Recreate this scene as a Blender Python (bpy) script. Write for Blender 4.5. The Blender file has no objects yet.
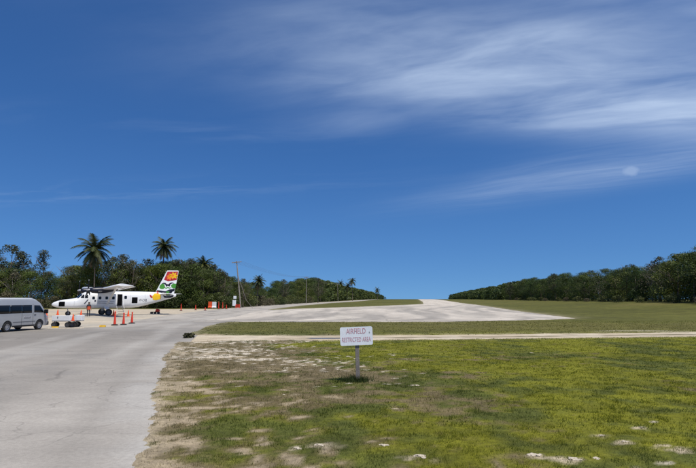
import bpy, bmesh, math, random
import numpy as np
from mathutils import Vector, Matrix
R = math.radians
random.seed(7); rng = np.random.default_rng(7)
scene = bpy.context.scene
col = scene.collection

# ------------------------------------------------------------------ camera
CAM_H = 2.1; FPX = 516.0; CX, CY = 348.0, 234.0; PITCH = math.atan(65 / FPX)
cam = bpy.data.cameras.new('camera'); camo = bpy.data.objects.new('camera', cam); col.objects.link(camo)
camo.location = (0, 0, CAM_H); camo.rotation_euler = (R(90) + PITCH, 0, 0)
cam.sensor_width = 36; cam.lens = FPX / 696 * 36; cam.clip_end = 40000; cam.clip_start = .05
scene.camera = camo

# ------------------------------------------------------------------ light
SUN_EL, SUN_AZ = R(65), R(138)          # azimuth clockwise from the viewing direction
sd = Vector((math.sin(SUN_AZ) * math.cos(SUN_EL), math.cos(SUN_AZ) * math.cos(SUN_EL), math.sin(SUN_EL)))
sl = bpy.data.lights.new('sun', 'SUN'); sl.energy = 4.5; sl.angle = R(.53); sl.color = (1, .945, .85)
slo = bpy.data.objects.new('sun', sl); col.objects.link(slo)
slo.rotation_euler = (-sd).to_track_quat('-Z', 'Y').to_euler(); slo.location = (30, -20, 60)

scene.view_settings.view_transform = 'Standard'; scene.view_settings.look = 'None'
scene.view_settings.exposure = 0.0; scene.view_settings.gamma = 1.0; scene.view_settings.use_curve_mapping = False
scene.render.engine = 'CYCLES'

world = bpy.data.worlds.new('World'); scene.world = world; world.use_nodes = True
WT = world.node_tree; WT.nodes.clear()
class NT:
    """tiny node-graph helper"""
    def __init__(s, t): s.t = t
    def n(s, ty, **kw):
        x = s.t.nodes.new(ty)
        for k, v in kw.items(): setattr(x, k, v)
        return x
    def put(s, sock, v):
        if hasattr(v, 'is_output') or isinstance(v, bpy.types.NodeSocket): s.t.links.new(v, sock)
        else: sock.default_value = v
    def m(s, op, a, b=None, c=None, clamp=False):
        x = s.n('ShaderNodeMath', operation=op); x.use_clamp = clamp
        s.put(x.inputs[0], a)
        if b is not None: s.put(x.inputs[1], b)
        if c is not None: s.put(x.inputs[2], c)
        return x.outputs[0]
    def mix(s, f, a, b, bt='MIX'):
        x = s.n('ShaderNodeMix', data_type='RGBA', blend_type=bt)
        s.put(x.inputs[0], f); s.put(x.inputs[6], a); s.put(x.inputs[7], b)
        return x.outputs[2]
    def noise(s, vec, scale, detail=4, rough=.55, dist=0, lac=2):
        x = s.n('ShaderNodeTexNoise'); x.inputs['Scale'].default_value = scale; x.inputs['Detail'].default_value = detail
        x.inputs['Roughness'].default_value = rough; x.inputs['Distortion'].default_value = dist
        if vec is not None: s.t.links.new(vec, x.inputs['Vector'])
        return x.outputs[0]
    def ramp(s, v, a, b, c=0, d=1):
        x = s.n('ShaderNodeMapRange', interpolation_type='SMOOTHSTEP')
        s.put(x.inputs[0], v); x.inputs[1].default_value = a; x.inputs[2].default_value = b
        x.inputs[3].default_value = c; x.inputs[4].default_value = d
        return x.outputs[0]
    def comb(s, x, y, z):
        k = s.n('ShaderNodeCombineXYZ'); s.put(k.inputs[0], x); s.put(k.inputs[1], y); s.put(k.inputs[2], z); return k.outputs[0]
W = NT(WT)
sky = W.n('ShaderNodeTexSky', sky_type='NISHITA'); sky.sun_disc = False
sky.sun_elevation = SUN_EL; sky.sun_rotation = SUN_AZ; sky.air_density = 1.0; sky.dust_density = .25; sky.ozone_density = 4.0; sky.altitude = 0
tc = W.n('ShaderNodeTexCoord'); sep = W.n('ShaderNodeSeparateXYZ'); WT.links.new(tc.outputs['Generated'], sep.inputs[0])
dx, dy, dz = sep.outputs
zz = W.m('MAXIMUM', dz, .03)
px_, py_ = W.m('DIVIDE', dx, zz), W.m('DIVIDE', dy, zz)       # the cirrus layer is a plane one unit overhead
P0 = W.comb(px_, py_, 0)
wn = W.n('ShaderNodeTexNoise'); wn.inputs['Scale'].default_value = .8; wn.inputs['Detail'].default_value = 3; WT.links.new(P0, wn.inputs['Vector'])
wsep = W.n('ShaderNodeSeparateXYZ'); WT.links.new(wn.outputs['Color'], wsep.inputs[0])
qx = W.m('ADD', px_, W.m('MULTIPLY', W.m('SUBTRACT', wsep.outputs[0], .5), .42))
qy = W.m('ADD', py_, W.m('MULTIPLY', W.m('SUBTRACT', wsep.outputs[1], .5), .42))
def band(cx, cy, ang, lx, ly, amp, soft=1.0):
    """one cloud bank: a soft ellipse lying in the cloud plane"""
    c, s_ = math.cos(R(ang)), math.sin(R(ang))
    ax = W.m('SUBTRACT', qx, cx); ay = W.m('SUBTRACT', qy, cy)
    u = W.m('DIVIDE', W.m('ADD', W.m('MULTIPLY', ax, c), W.m('MULTIPLY', ay, s_)), lx)
    v = W.m('DIVIDE', W.m('SUBTRACT', W.m('MULTIPLY', ay, c), W.m('MULTIPLY', ax, s_)), ly)
    r2 = W.m('ADD', W.m('MULTIPLY', u, u), W.m('MULTIPLY', v, v))
    return W.m('MULTIPLY', W.m('EXPONENT', W.m('MULTIPLY', r2, -soft)), amp)
def streak(ang, sx, sy, scale, detail, rough, dist, off):
    c, s_ = math.cos(R(ang)), math.sin(R(ang))
    u = W.m('ADD', W.m('MULTIPLY', qx, c * sx), W.m('MULTIPLY', qy, s_ * sx))
    v = W.m('SUBTRACT', W.m('MULTIPLY', qy, c * sy), W.m('MULTIPLY', qx, s_ * sy))
    return W.noise(W.comb(u, v, off), scale, detail, rough, dist)
st1 = streak(-14, .6, 1.6, 2.1, 9, .58, .35, 3.1)
st2 = streak(-26, .8, 1.5, 1.0, 5, .55, .4, 7.7)
st3 = streak(-35, .5, 3.0, 1.2, 7, .6, .4, 1.3)
m1 = band(.66, 2.12, 6, .92, .52, 1.0)
m1b = band(1.55, 2.62, 8, 1.2, .42, 1.0)
m1c = band(0.1, 2.7, -6, .5, .30, .28)
m4 = band(1.0, 1.5, 6, 1.3, .40, .55)
m2 = band(2.1, 3.9, -52, 1.7, .58, .46)
m3 = band(-2.6, 4.9, -12, 2.2, .35, .13)
m5 = band(-.9, 3.0, 15, 1.2, .22, .06)
msum = m1
for q in (m1b, m1c, m4): msum = W.m('MAXIMUM', msum, q)
tex = W.m('ADD', W.m('MULTIPLY', W.ramp(st1, .15, .85), .52), W.m('MULTIPLY', W.ramp(st2, .12, .78), .58))
c1 = W.m('MULTIPLY', msum, tex)
c2 = W.m('MULTIPLY', m2, W.ramp(st3, .0, .95))
c3 = W.m('MULTIPLY', W.m('ADD', m3, m5), W.ramp(st1, .42, .75))
# thin cirrus over the rest of the sky
gen = W.m('MULTIPLY', W.m('MULTIPLY', W.ramp(W.noise(P0, .35, 3, .5), .52, .75), tex), W.ramp(dy, .35, -.1, 0, .6))
cl = W.m('ADD', W.m('ADD', c1, c2), W.m('ADD', c3, gen))
puff_d = W.n('ShaderNodeVectorMath', operation='DISTANCE')
_u, _v = 630 - CX, CY - 171
pd = Vector((_u, FPX * math.cos(PITCH) - _v * math.sin(PITCH), FPX * math.sin(PITCH) + _v * math.cos(PITCH))).normalized()
WT.links.new(W.comb(dx, dy, W.m('MULTIPLY', dz, 1.7)), puff_d.inputs[0]); puff_d.inputs[1].default_value = (pd.x, pd.y, pd.z * 1.7)
pn = W.noise(tc.outputs['Generated'], 45, 3, .5)
puff = W.ramp(W.m('ADD', puff_d.outputs['Value'], W.m('MULTIPLY', W.m('SUBTRACT', pn, .5), .02)), .027, .004, 0, .42)
cl = W.m('MAXIMUM', cl, puff)
cl = W.m('MULTIPLY', cl, W.ramp(dz, .02, .12))
# the lowest air is clear here: the sky is read a little above each direction, so its foot stays blue
sz = W.m('ADD', W.m('MULTIPLY', dz, .885), .115)
WT.links.new(W.comb(dx, dy, sz), sky.inputs[0])
hs = W.n('ShaderNodeHueSaturation'); hs.inputs['Saturation'].default_value = 1.18; hs.inputs['Value'].default_value = 1.0
WT.links.new(sky.outputs[0], hs.inputs['Color'])
clear = W.mix(1.0, hs.outputs[0], (.74, .99, 1.28, 1), 'MULTIPLY')
fin_ = W.mix(W.m('MINIMUM', cl, .75), clear, (7.0, 8.6, 11.2, 1))
bg = W.n('ShaderNodeBackground'); bg.inputs[1].default_value = .082
WT.links.new(fin_, bg.inputs[0]); wo = W.n('ShaderNodeOutputWorld'); WT.links.new(bg.outputs[0], wo.inputs[0])

# ------------------------------------------------------------------ numpy noise
def _h(ix, iy, seed):
    n = (ix.astype(np.int64) * 374761393 + iy.astype(np.int64) * 668265263 + seed * 974634777) & 0xffffffff
    n = ((n ^ (n >> 13)) * 1274126177) & 0xffffffff
    n = ((n ^ (n >> 16)) * 2246822519) & 0xffffffff
    return ((n ^ (n >> 15)) & 0xffffff) / float(0xffffff)
def vn(x, y, seed=0):
    ix, iy = np.floor(x), np.floor(y); fx, fy = x - ix, y - iy
    fx = fx * fx * (3 - 2 * fx); fy = fy * fy * (3 - 2 * fy)
    a, b = _h(ix, iy, seed), _h(ix + 1, iy, seed); c, d = _h(ix, iy + 1, seed), _h(ix + 1, iy + 1, seed)
    return (a * (1 - fx) + b * fx) * (1 - fy) + (c * (1 - fx) + d * fx) * fy
def fbm(x, y, scale, octv=4, seed=0, gain=.5):
    x = np.asarray(x, float); y = np.asarray(y, float); s = 0; a = 1; t = 0; f = scale
    for o in range(octv):
        s = s + a * vn(x * f + 17.3 * o, y * f - 9.1 * o, seed + o * 31); t += a; a *= gain; f *= 2.03
    return s / t
def sm(t): t = np.clip(t, 0, 1); return t * t * (3 - 2 * t)

# ------------------------------------------------------------------ terrain and plan
def ray(px, py):
    u, v = px - CX, CY - py
    return np.array([u, FPX * math.cos(PITCH) - v * math.sin(PITCH), FPX * math.sin(PITCH) + v * math.cos(PITCH)])
def gp(px, py, z=0.0):
    d = ray(px, py); t = (z - CAM_H) / d[2]; return d[0] * t, d[1] * t
def at_y(px, Y):                       # sideways place of a pixel column at ground distance Y (near the horizon row)
    d = ray(px, 299); return d[0] / d[1] * Y
def px_of(X, Y): return CX + (X / Y) * FPX / math.cos(PITCH)
def zpx(py, Y):                        # height of a pixel row at distance Y
    d = ray(CX, py); return CAM_H + d[2] / d[1] * Y
rw_r = [gp(575, 318.6), gp(520, 311.6), gp(479, 305.3), gp(457, 302.6)]
RWR = np.array([(8, 47.5), (10.5, 49), (16, 51.2), (20.5, 53.4)] + [p for p in rw_r if p[1] < 300] + [(at_y(445, 420), 420), (at_y(432.5, 660), 660), (at_y(432.5, 660) + 40, 960)])
RWL = np.array([(-14, 48.2), gp(240, 317), gp(262, 310.4), gp(300, 308.8), gp(360, 306.9), gp(424, 304.2), (at_y(423.5, 330), 330), (at_y(418, 660), 660), (at_y(418, 660) + 40, 960)])
RWL = RWL[np.argsort(RWL[:, 1])]; RWR = RWR[np.argsort(RWR[:, 1])]
def fx(tab, y): return np.interp(y, tab[:, 1], tab[:, 0])
def zf(x, y):
    x = np.asarray(x, float); y = np.asarray(y, float)
    xr = 24 + .140 * (y - 55)
    a = sm((x - xr - 4) / 36) * sm((y - 40) / 60) * .88
    b = sm((y - 190) / 480)
    z = 1.72 * (1 - (1 - a) * (1 - b))
    return z - 4.5 * sm((y - 760) / 500)
RDR = np.array([gp(118, 520), gp(128, 490), gp(136, 465), gp(142, 440), gp(149, 405), gp(156, 380), gp(164, 358), gp(174, 345), gp(189, 334), gp(207, 326), gp(226, 322), (-8, 50), (-8, 90), gp(267, 309.6), gp(300, 305.6), gp(330, 303.2), (at_y(352, 330), 330), (at_y(374, 520), 520), (at_y(380, 640), 640)])
RDL = np.array([(-70, -40), (-70, 34.0), gp(60, 328.6), gp(80, 328.2), gp(116, 326.6), gp(140, 321), gp(160, 316.5), gp(200, 311.3), gp(230, 308.4), gp(250, 306.4), gp(283, 304), (at_y(318, 290), 290), (at_y(346, 390), 390), (at_y(372, 560), 560), (at_y(379, 640), 640)])
RDR = RDR[np.argsort(RDR[:, 1])]; RDL = RDL[np.argsort(RDL[:, 1])]
RDR = np.vstack([[(-.6, -40), (-1.2, 0)], RDR])
def apl(y): return -120 + 0 * y
def apr(y): return fx(RDL, y) + .4
AP0, AP1 = 35.2, 108.0
def trk_c(x): return np.interp(x, [-14, -8, 0, 8, 22, 60], [28.4, 28.2, 28.6, 29.4, 31.6, 40])
def trk_w(x): return np.interp(x, [-14, -9, -4, 10, 60], [4.2, 2.6, 1.75, 1.7, 2.0])
def inside(x, y, ragged=True):
    """signed distance-like value, > 0 on any paved sheet"""
    n = (fbm(x, y, .7, 3, 5) - .5) * .8 + (fbm(x, y, 6, 3, 6) - .5) * .45 if ragged else 0
    far = np.clip(y / 60, 1, 5)
    a = np.minimum(np.minimum(fx(RWR, y) - x, x - fx(RWL, y)), np.minimum(y - 48.2, 955 - y))
    b = np.minimum(np.minimum(fx(RDR, y) - x, x - fx(RDL, y)), 640 - y)
    c = np.minimum(np.minimum(apr(y) - x, x + 118), np.minimum(y - AP0, AP1 - y))
    d = np.minimum(trk_w(x) - np.abs(y - trk_c(x)), np.minimum(x + 10.4, 58 - x))
    return np.maximum(np.maximum(a, b), np.maximum(c, d)) + n * .55

# ------------------------------------------------------------------ materials
def mat(name, colr=(.5, .5, .5), rough=.6, metal=0, attr=None, noises=(), bump=None, spec=.5, transl=0, objrand=0, coat=0, stretch=None, rot=0, crack=None):
    m = bpy.data.materials.new(name); m.use_nodes = True; t = m.node_tree; t.nodes.clear(); N = NT(t)
    b = N.n('ShaderNodeBsdfPrincipled'); o = N.n('ShaderNodeOutputMaterial')
    b.inputs['Roughness'].default_value = rough; b.inputs['Metallic'].default_value = metal
    b.inputs['Specular IOR Level'].default_value = spec; b.inputs['Coat Weight'].default_value = coat
    if attr:
        a = N.n('ShaderNodeAttribute', attribute_name=attr); c = a.outputs['Color']
    else:
        rgb = N.n('ShaderNodeRGB'); rgb.outputs[0].default_value = (*colr, 1); c = rgb.outputs[0]
    g = N.n('ShaderNodeNewGeometry'); tcx = N.n('ShaderNodeTexCoord')
    pos = g.outputs['Position'] if attr == 'Col' else tcx.outputs['Object']
    for (sc, amt, det) in noises:
        v = pos
        if stretch and sc < stretch[2]:
            mp = N.n('ShaderNodeMapping'); t.links.new(pos, mp.inputs[0]); mp.inputs['Rotation'].default_value = (0, 0, rot)
            mp.inputs['Scale'].default_value = (stretch[0], stretch[1], 1); v = mp.outputs[0]
        f = N.ramp(N.noise(v, sc, det, .6), .28, .72, 1 - amt, 1 + amt)
        vm = N.n('ShaderNodeVectorMath', operation='SCALE'); N.put(vm.inputs[0], c); N.put(vm.inputs['Scale'], f); c = vm.outputs[0]
    if crack:
        wv = N.n('ShaderNodeTexNoise'); wv.inputs['Scale'].default_value = 1.3; wv.inputs['Detail'].default_value = 5; t.links.new(pos, wv.inputs['Vector'])
        va = N.n('ShaderNodeVectorMath', operation='MULTIPLY_ADD'); t.links.new(wv.outputs['Color'], va.inputs[0]); va.inputs[1].default_value = (1.2, 1.2, 0); t.links.new(pos, va.inputs[2])
        vo = N.n('ShaderNodeTexVoronoi', feature='DISTANCE_TO_EDGE'); vo.inputs['Scale'].default_value = crack[0]; t.links.new(va.outputs[0], vo.inputs['Vector'])
        f = N.ramp(vo.outputs['Distance'], 0, crack[1], 1 - crack[2], 1)
        f = N.m('MAXIMUM', f, N.ramp(N.noise(pos, .22, 3), .42, .6, 1, 0))
        vm = N.n('ShaderNodeVectorMath', operation='SCALE'); N.put(vm.inputs[0], c); N.put(vm.inputs['Scale'], f); c = vm.outputs[0]
    if objrand:
        oi = N.n('ShaderNodeObjectInfo'); hsv = N.n('ShaderNodeHueSaturation')
        N.put(hsv.inputs['Value'], N.ramp(oi.outputs['Random'], 0, 1, 1 - objrand, 1 + objrand))
        N.put(hsv.inputs['Hue'], N.ramp(oi.outputs['Random'], 0, 1, .5 + .018, .5 - .012)); N.put(hsv.inputs['Color'], c); c = hsv.outputs[0]
    N.put(b.inputs['Base Color'], c)
    if bump:
        bp = N.n('ShaderNodeBump'); bp.inputs['Strength'].default_value = bump[1]; bp.inputs['Distance'].default_value = bump[2]
        t.links.new(N.noise(pos, bump[0], 5, .65), bp.inputs['Height']); t.links.new(bp.outputs[0], b.inputs['Normal'])
    out = b.outputs[0]
    if transl:
        tr = N.n('ShaderNodeBsdfTranslucent'); N.put(tr.inputs[0], c); mx = N.n('ShaderNodeMixShader'); mx.inputs[0].default_value = transl
        t.links.new(out, mx.inputs[1]); t.links.new(tr.outputs[0], mx.inputs[2]); out = mx.outputs[0]
    t.links.new(out, o.inputs[0]); return m
M = {}
M['ground'] = mat('ground_soil', attr='Col', rough=.95, spec=.15, noises=((.28, .12, 4), (1.1, .16, 5), (9, .22, 5), (45, .22, 4)), bump=(14, .8, .03))
M['asphalt'] = mat('worn_asphalt', attr='Col', rough=.9, spec=.25, noises=((.35, .07, 5), (1.6, .07, 5), (14, .09, 4), (90, .16, 2)), bump=(70, .35, .006), stretch=(.45, 1, 5), rot=R(-35), crack=(.42, .010, .26))
M['runway'] = mat('runway_surface', attr='Col', rough=.9, spec=.2, noises=((.12, .12, 5), (.5, .12, 5), (6, .08, 4)), bump=(20, .4, .01), stretch=(1.0, .28, 5), rot=R(-14), crack=(.22, .02, .35))
M['gravel'] = mat('apron_gravel', attr='Col', rough=.95, spec=.2, noises=((.3, .10, 5), (2.5, .10, 4), (20, .12, 3)), bump=(25, .6, .02))
M['sand'] = mat('track_sand', attr='Col', rough=.95, spec=.15, noises=((1.2, .12, 4), (12, .15, 4), (60, .1, 2)), bump=(18, .8, .02))
M['leaf'] = mat('leaf', attr='Leaf', rough=.55, spec=.25, transl=.12, objrand=.2)
M['blade'] = mat('grass_blade', attr='Leaf', rough=.6, spec=.15, transl=.45)
M['bark'] = mat('bark', (.16, .13, .10), .9, noises=((3, .3, 4), (20, .25, 3)), bump=(12, .8, .03), spec=.2)
M['palebark'] = mat('pale_bark', (.19, .17, .145), .9, noises=((3, .25, 4),), spec=.2)
M['white'] = mat('white_paint', (.78, .78, .77), .35, noises=((1.5, .03, 4), (12, .03, 3)), coat=.2)
M['plane'] = mat('plane_white', (.80, .80, .79), .3, noises=((.8, .04, 4), (6, .03, 3)), coat=.3)
M['silver'] = mat('van_silver', (.38, .39, .40), .32, metal=.2, noises=((1.2, .04, 4),), coat=.5)
M['vanroof'] = mat('van_roof_white', (.72, .73, .73), .3, coat=.3, noises=((1.2, .03, 4),))
M['glass'] = mat('tinted_glass', (.006, .008, .011), .08, spec=.3)
M['black'] = mat('black_plastic', (.010, .010, .011), .6, noises=((8, .2, 3),), spec=.2)
M['opening'] = mat('painted_opening_shade', (.006, .006, .007), .95, noises=((8, .2, 3),), spec=.02)  # near-black colour stands in for shade inside the open hatches and door
M['rubber'] = mat('tyre_rubber', (.022, .022, .022), .8, noises=((20, .25, 3),), spec=.3)
M['rim'] = mat('rim_metal', (.42, .42, .43), .35, metal=.6)
M['darkmetal'] = mat('dark_metal', (.07, .07, .075), .5, metal=.3)
M['grey'] = mat('grey_metal', (.33, .33, .34), .45, metal=.3, noises=((4, .1, 3),))
M['orange'] = mat('cone_orange', (.78, .10, .025), .5, noises=((6, .1, 4),), spec=.3)
M['redo'] = mat('delineator_red', (.70, .055, .03), .5, noises=((6, .1, 4),), spec=.3)
M['reflect'] = mat('reflective_band', (.75, .74, .72), .4)
M['yellow'] = mat('yellow_paint', (.72, .42, .02), .6, noises=((9, .2, 4),))
M['hull_red'] = mat('red_paint', (.46, .02, .035), .4)
M['fin_yellow'] = mat('livery_yellow', (.86, .52, .01), .4)
M['fin_orange'] = mat('livery_orange', (.85, .22, .02), .4)
M['fin_green'] = mat('livery_green', (.06, .27, .03), .4)
M['navy'] = mat('livery_navy', (.007, .009, .022), .4)
M['text'] = mat('lettering_grey', (.06, .06, .08), .5)
M['signwhite'] = mat('sign_white', (.86, .88, .90), .45, noises=((3, .04, 4), (25, .05, 3)))
M['signred'] = mat('sign_letters', (.62, .30, .33), .6, noises=((60, .3, 3),))
M['wood'] = mat('weathered_wood', (.22, .195, .175), .85, noises=((4, .15, 3), (40, .2, 3)), bump=(40, .6, .004), spec=.2)
M['stone'] = mat('limestone', (.62, .54, .42), .9, noises=((8, .12, 4), (40, .15, 3)), bump=(25, .8, .01), spec=.2)
M['polewood'] = mat('pole_wood', (.26, .23, .20), .9, noises=((1.5, .2, 4),), spec=.2)
M['wire'] = mat('wire', (.10, .10, .11), .6)
M['sea'] = mat('sea_water', (.01, .06, .12), .25, noises=((.02, .2, 4),), bump=(.3, .3, .3))
M['puddle'] = mat('puddle_water', (.26, .23, .19), .22, spec=.5)
M['skin'] = mat('skin', (.18, .09, .055), .5)
M['cloth'] = mat('dark_cloth', (.02, .022, .03), .85, noises=((20, .2, 3),))
M['vest'] = mat('hi_vis_vest', (.62, .09, .03), .7)
M['hair'] = mat('black_hair', (.01, .009, .008), .6)

# ------------------------------------------------------------------ mesh helpers
def link(name, me, m=None, parent=None, smooth=False):
    o = bpy.data.objects.new(name, me); col.objects.link(o)
    if m is not None and len(me.materials) == 0: me.materials.append(m)
    if parent is not None: o.parent = parent
    if smooth: me.polygons.foreach_set('use_smooth', [True] * len(me.polygons))
    return o
def mesh_np(name, V, F, attr=None, C=None):
    """V (n,3), F (m,k) arrays; C per-vertex colours"""
    me = bpy.data.meshes.new(name); V = np.asarray(V, np.float32); F = np.asarray(F, np.int32)
    me.vertices.add(len(V)); me.vertices.foreach_set('co', V.ravel())
    k = F.shape[1]; me.loops.add(F.size); me.loops.foreach_set('vertex_index', F.ravel())
    me.polygons.add(len(F)); me.polygons.foreach_set('loop_start', np.arange(0, F.size, k, dtype=np.int32))
    me.polygons.foreach_set('loop_total', np.full(len(F), k, np.int32))
    if attr:
        a = me.color_attributes.new(attr, 'FLOAT_COLOR', 'POINT')
        cc = np.ones((len(V), 4), np.float32); cc[:, :3] = C; a.data.foreach_set('color', cc.ravel())
    me.update(); me.validate(); return me
def tag(o, label=None, cat=None, group=None, kind=None):
    for k, v in (('label', label), ('category', cat), ('group', group), ('kind', kind)):
        if v: o[k] = v
    return o
def empty(name, loc=(0, 0, 0), rz=0, **kw):
    o = bpy.data.objects.new(name, None); col.objects.link(o); o.location = loc; o.rotation_euler = (0, 0, rz)
    o.empty_display_size = .2; return tag(o, **kw)
class MB:
    def __init__(s): s.v = []; s.f = []
    def add(s, v, f):
        b = len(s.v); s.v += [tuple(p) for p in v]; s.f += [tuple(i + b for i in q) for q in f]; return s
    def box(s, c, d, rot=None):
        p = [Vector((sx * d[0] / 2, sy * d[1] / 2, sz * d[2] / 2)) for sz in (-1, 1) for sy in (-1, 1) for sx in (-1, 1)]
        if rot is not None: p = [rot @ q for q in p]
        return s.add([q + Vector(c) for q in p], [(0, 2, 3, 1), (4, 5, 7, 6), (0, 1, 5, 4), (2, 6, 7, 3), (0, 4, 6, 2), (1, 3, 7, 5)])
    def loft(s, rings, cap=True, closed=True):
        n = len(rings[0]); v = [p for r in rings for p in r]; f = []
        for i in range(len(rings) - 1):
            for j in range(n if closed else n - 1):
                k = (j + 1) % n; f.append((i * n + j, i * n + k, (i + 1) * n + k, (i + 1) * n + j))
        if cap and closed: f.append(tuple(range(n - 1, -1, -1))); f.append(tuple((len(rings) - 1) * n + j for j in range(n)))
        return s.add(v, f)
    def tube(s, pts, rad, n=8, cap=True):
        pts = [Vector(p) for p in pts]; rad = rad if hasattr(rad, '__len__') else [rad] * len(pts); rings = []
        for i, p in enumerate(pts):
            d = (pts[min(i + 1, len(pts) - 1)] - pts[max(i - 1, 0)]).normalized()
            a = d.orthogonal().normalized() if abs(d.z) > .9 else d.cross(Vector((0, 0, 1))).normalized()
            if abs(d.z) > .9: a = Vector((1, 0, 0)) - d * d.x; a.normalize()
            b = d.cross(a)
            rings.append([p + (a * math.cos(t) + b * math.sin(t)) * rad[i] for t in [2 * math.pi * j / n for j in range(n)]])
        return s.loft(rings, cap)
    def lathe(s, prof, n=16, c=(0, 0, 0), axis='z', cap=True):
        rings = []
        for (r, h) in prof:
            rg = []
            for j in range(n):
                t = 2 * math.pi * j / n; a, b = r * math.cos(t), r * math.sin(t)
                rg.append({'z': (c[0] + a, c[1] + b, c[2] + h), 'y': (c[0] + a, c[1] + h, c[2] + b), 'x': (c[0] + h, c[1] + a, c[2] + b)}[axis])
            rings.append(rg)
        return s.loft(rings, cap)
    def prism(s, poly, h, plane='xz', off=0):
        n = len(poly)
        g = {'xz': lambda a, b, d: (a, d, b), 'xy': lambda a, b, d: (a, b, d), 'yz': lambda a, b, d: (d, a, b)}[plane]
        v = [g(a, b, off - h / 2) for a, b in poly] + [g(a, b, off + h / 2) for a, b in poly]
        return s.add(v, [tuple(range(n)), tuple(range(2 * n - 1, n - 1, -1))] + [(i, i + n, (i + 1) % n + n, (i + 1) % n) for i in range(n)])
    def mesh(s, name):
        me = bpy.data.meshes.new(name); me.from_pydata(s.v, [], s.f); me.update()
        bm = bmesh.new(); bm.from_mesh(me); bmesh.ops.recalc_face_normals(bm, faces=bm.faces); bm.to_mesh(me); bm.free(); return me
    def build(s, name, m, parent=None, smooth=False, bevel=0):
        o = link(name, s.mesh(name), m, parent, smooth)
        if bevel:
            b = o.modifiers.new('bevel', 'BEVEL'); b.width = bevel; b.segments = 2; b.limit_method = 'ANGLE'; b.angle_limit = R(35)
        if smooth: auto_smooth(o.data)
        return o
def auto_smooth(me, ang=38):
    bm = bmesh.new(); bm.from_mesh(me)
    for e in bm.edges:
        if len(e.link_faces) == 2 and e.calc_face_angle(0) > R(ang): e.smooth = False
    for f in bm.faces: f.smooth = True
    bm.to_mesh(me); bm.free()
def bake(o):
    """apply modifiers"""
    dg = bpy.context.evaluated_depsgraph_get(); me = bpy.data.meshes.new_from_object(o.evaluated_get(dg)); o.modifiers.clear(); o.data = me
def copy_tree(o, parent=None):
    c = o.copy(); col.objects.link(c); c.parent = parent
    for ch in list(o.children): copy_tree(ch, c)
    return c
def text_mesh(s, size):
    cu = bpy.data.curves.new('t', 'FONT'); cu.body = s; cu.size = size; cu.align_x = 'CENTER'; cu.resolution_u = 3
    o = bpy.data.objects.new('t', cu); col.objects.link(o); bpy.context.view_layer.update()
    me = bpy.data.meshes.new_from_object(o.evaluated_get(bpy.context.evaluated_depsgraph_get()))
    bpy.data.objects.remove(o); bpy.data.curves.remove(cu); me.materials.clear(); return me

# ------------------------------------------------------------------ ground
def grow(a, b, step0, ratio):
    out = []; x = a; st = step0; sg = 1 if b > a else -1
    while (x - b) * sg < 0: out.append(x); x += sg * st; st *= ratio
    out.append(b); return out
xs = np.array(sorted(set(np.round(grow(-9, -130, .25, 1.022) + list(np.arange(-9, 29, .11)) + grow(29, 260, .3, 1.02) + grow(-130, -6000, 12, 1.35) + grow(260, 6000, 12, 1.35), 3))))
ys = np.array(sorted(set(np.round(list(np.arange(4.8, 34, .11)) + grow(34, 260, .2, 1.012) + grow(260, 1500, 6, 1.02) + grow(1500, 8000, 80, 1.3) + grow(4.8, -500, .5, 1.2), 3))))
GX, GY = np.meshgrid(xs, ys)
def cover(x, y):
    """what grows where: (bare sand 0..1, dry tan 0..1, yellow-green 0..1, limestone 0..1)"""
    e = x - fx(RDR, y)                                    # metres off the road edge
    near = sm((34 - y) / 3)
    big = fbm(x, y, .16, 4, 11); mid = fbm(x, y, .55, 4, 12); fine = fbm(x, y, 2.1, 4, 13)
    fr2 = fbm(x, y, 4.2, 3, 14); sandy = np.exp(-np.clip(e, 0, 99) / 2.3) * np.where(e > -3, 1, 0) * near
    up = sm((y - 10) / 9) * sm((29 - y) / 2.5) * np.exp(-np.clip(e - 2.2, 0, 99) ** 2 / 30.)   # the stony corner by the track
    mottle = sm((mid * .5 + fine * .5 - .47) / .16)
    sand = np.clip(sm((sandy * .82 + (mid - .5) * .55 + (fine - .5) * 1.3 + (fr2 - .5) * 1.5 - .62) / .14) * sm((sandy - .06) / .2) + up * .3 * mottle * near, 0, 1)
    dry = np.clip(sm((big * .30 + mid * .24 + fine * .26 + fr2 * .20 - .568 + .22 * np.exp(-np.clip(e, 0, 99) / 3.2) * near + .12 * up) / .10), 0, 1)
    lime_p = up * .52 + .0 * near + .16 * near * sm((8.8 - y) / 2.5) * sm((x + 1) / 1.5) * .4 + .1 * near * sm((11 - y) / 2) * sm((x - 4.5) / 1.5) * .5
    lim = sm((fbm(x, y, 6.5, 3, 21) * .62 + fbm(x * .6, y * 1.2, 1.1, 3, 22) * .38 - (.80 - lime_p * .50)) / .03)
    yg = np.clip(sm((fbm(x, y, .3, 4, 31) * .6 + fine * .4 - .405 + .010 * (x - 1)) / .2), 0, 1)
    return sand, dry, yg, lim * near * np.where(e > .25, 1, 0)
BARE = ((383, 448, .16), (419, 461, .28), (430, 462, .2), (533, 457.5, .2), (573, 462, .3), (560, 460, .2), (602, 438.5, .16), (624, 444.5, .17), (641, 430.5, .14), (318, 448, .25), (297, 450, .2), (345, 448, .2), (395, 410, .2), (676, 452, .3))
def lerp(a, b, t): return a + (np.asarray(b) - a) * t[..., None]
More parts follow.
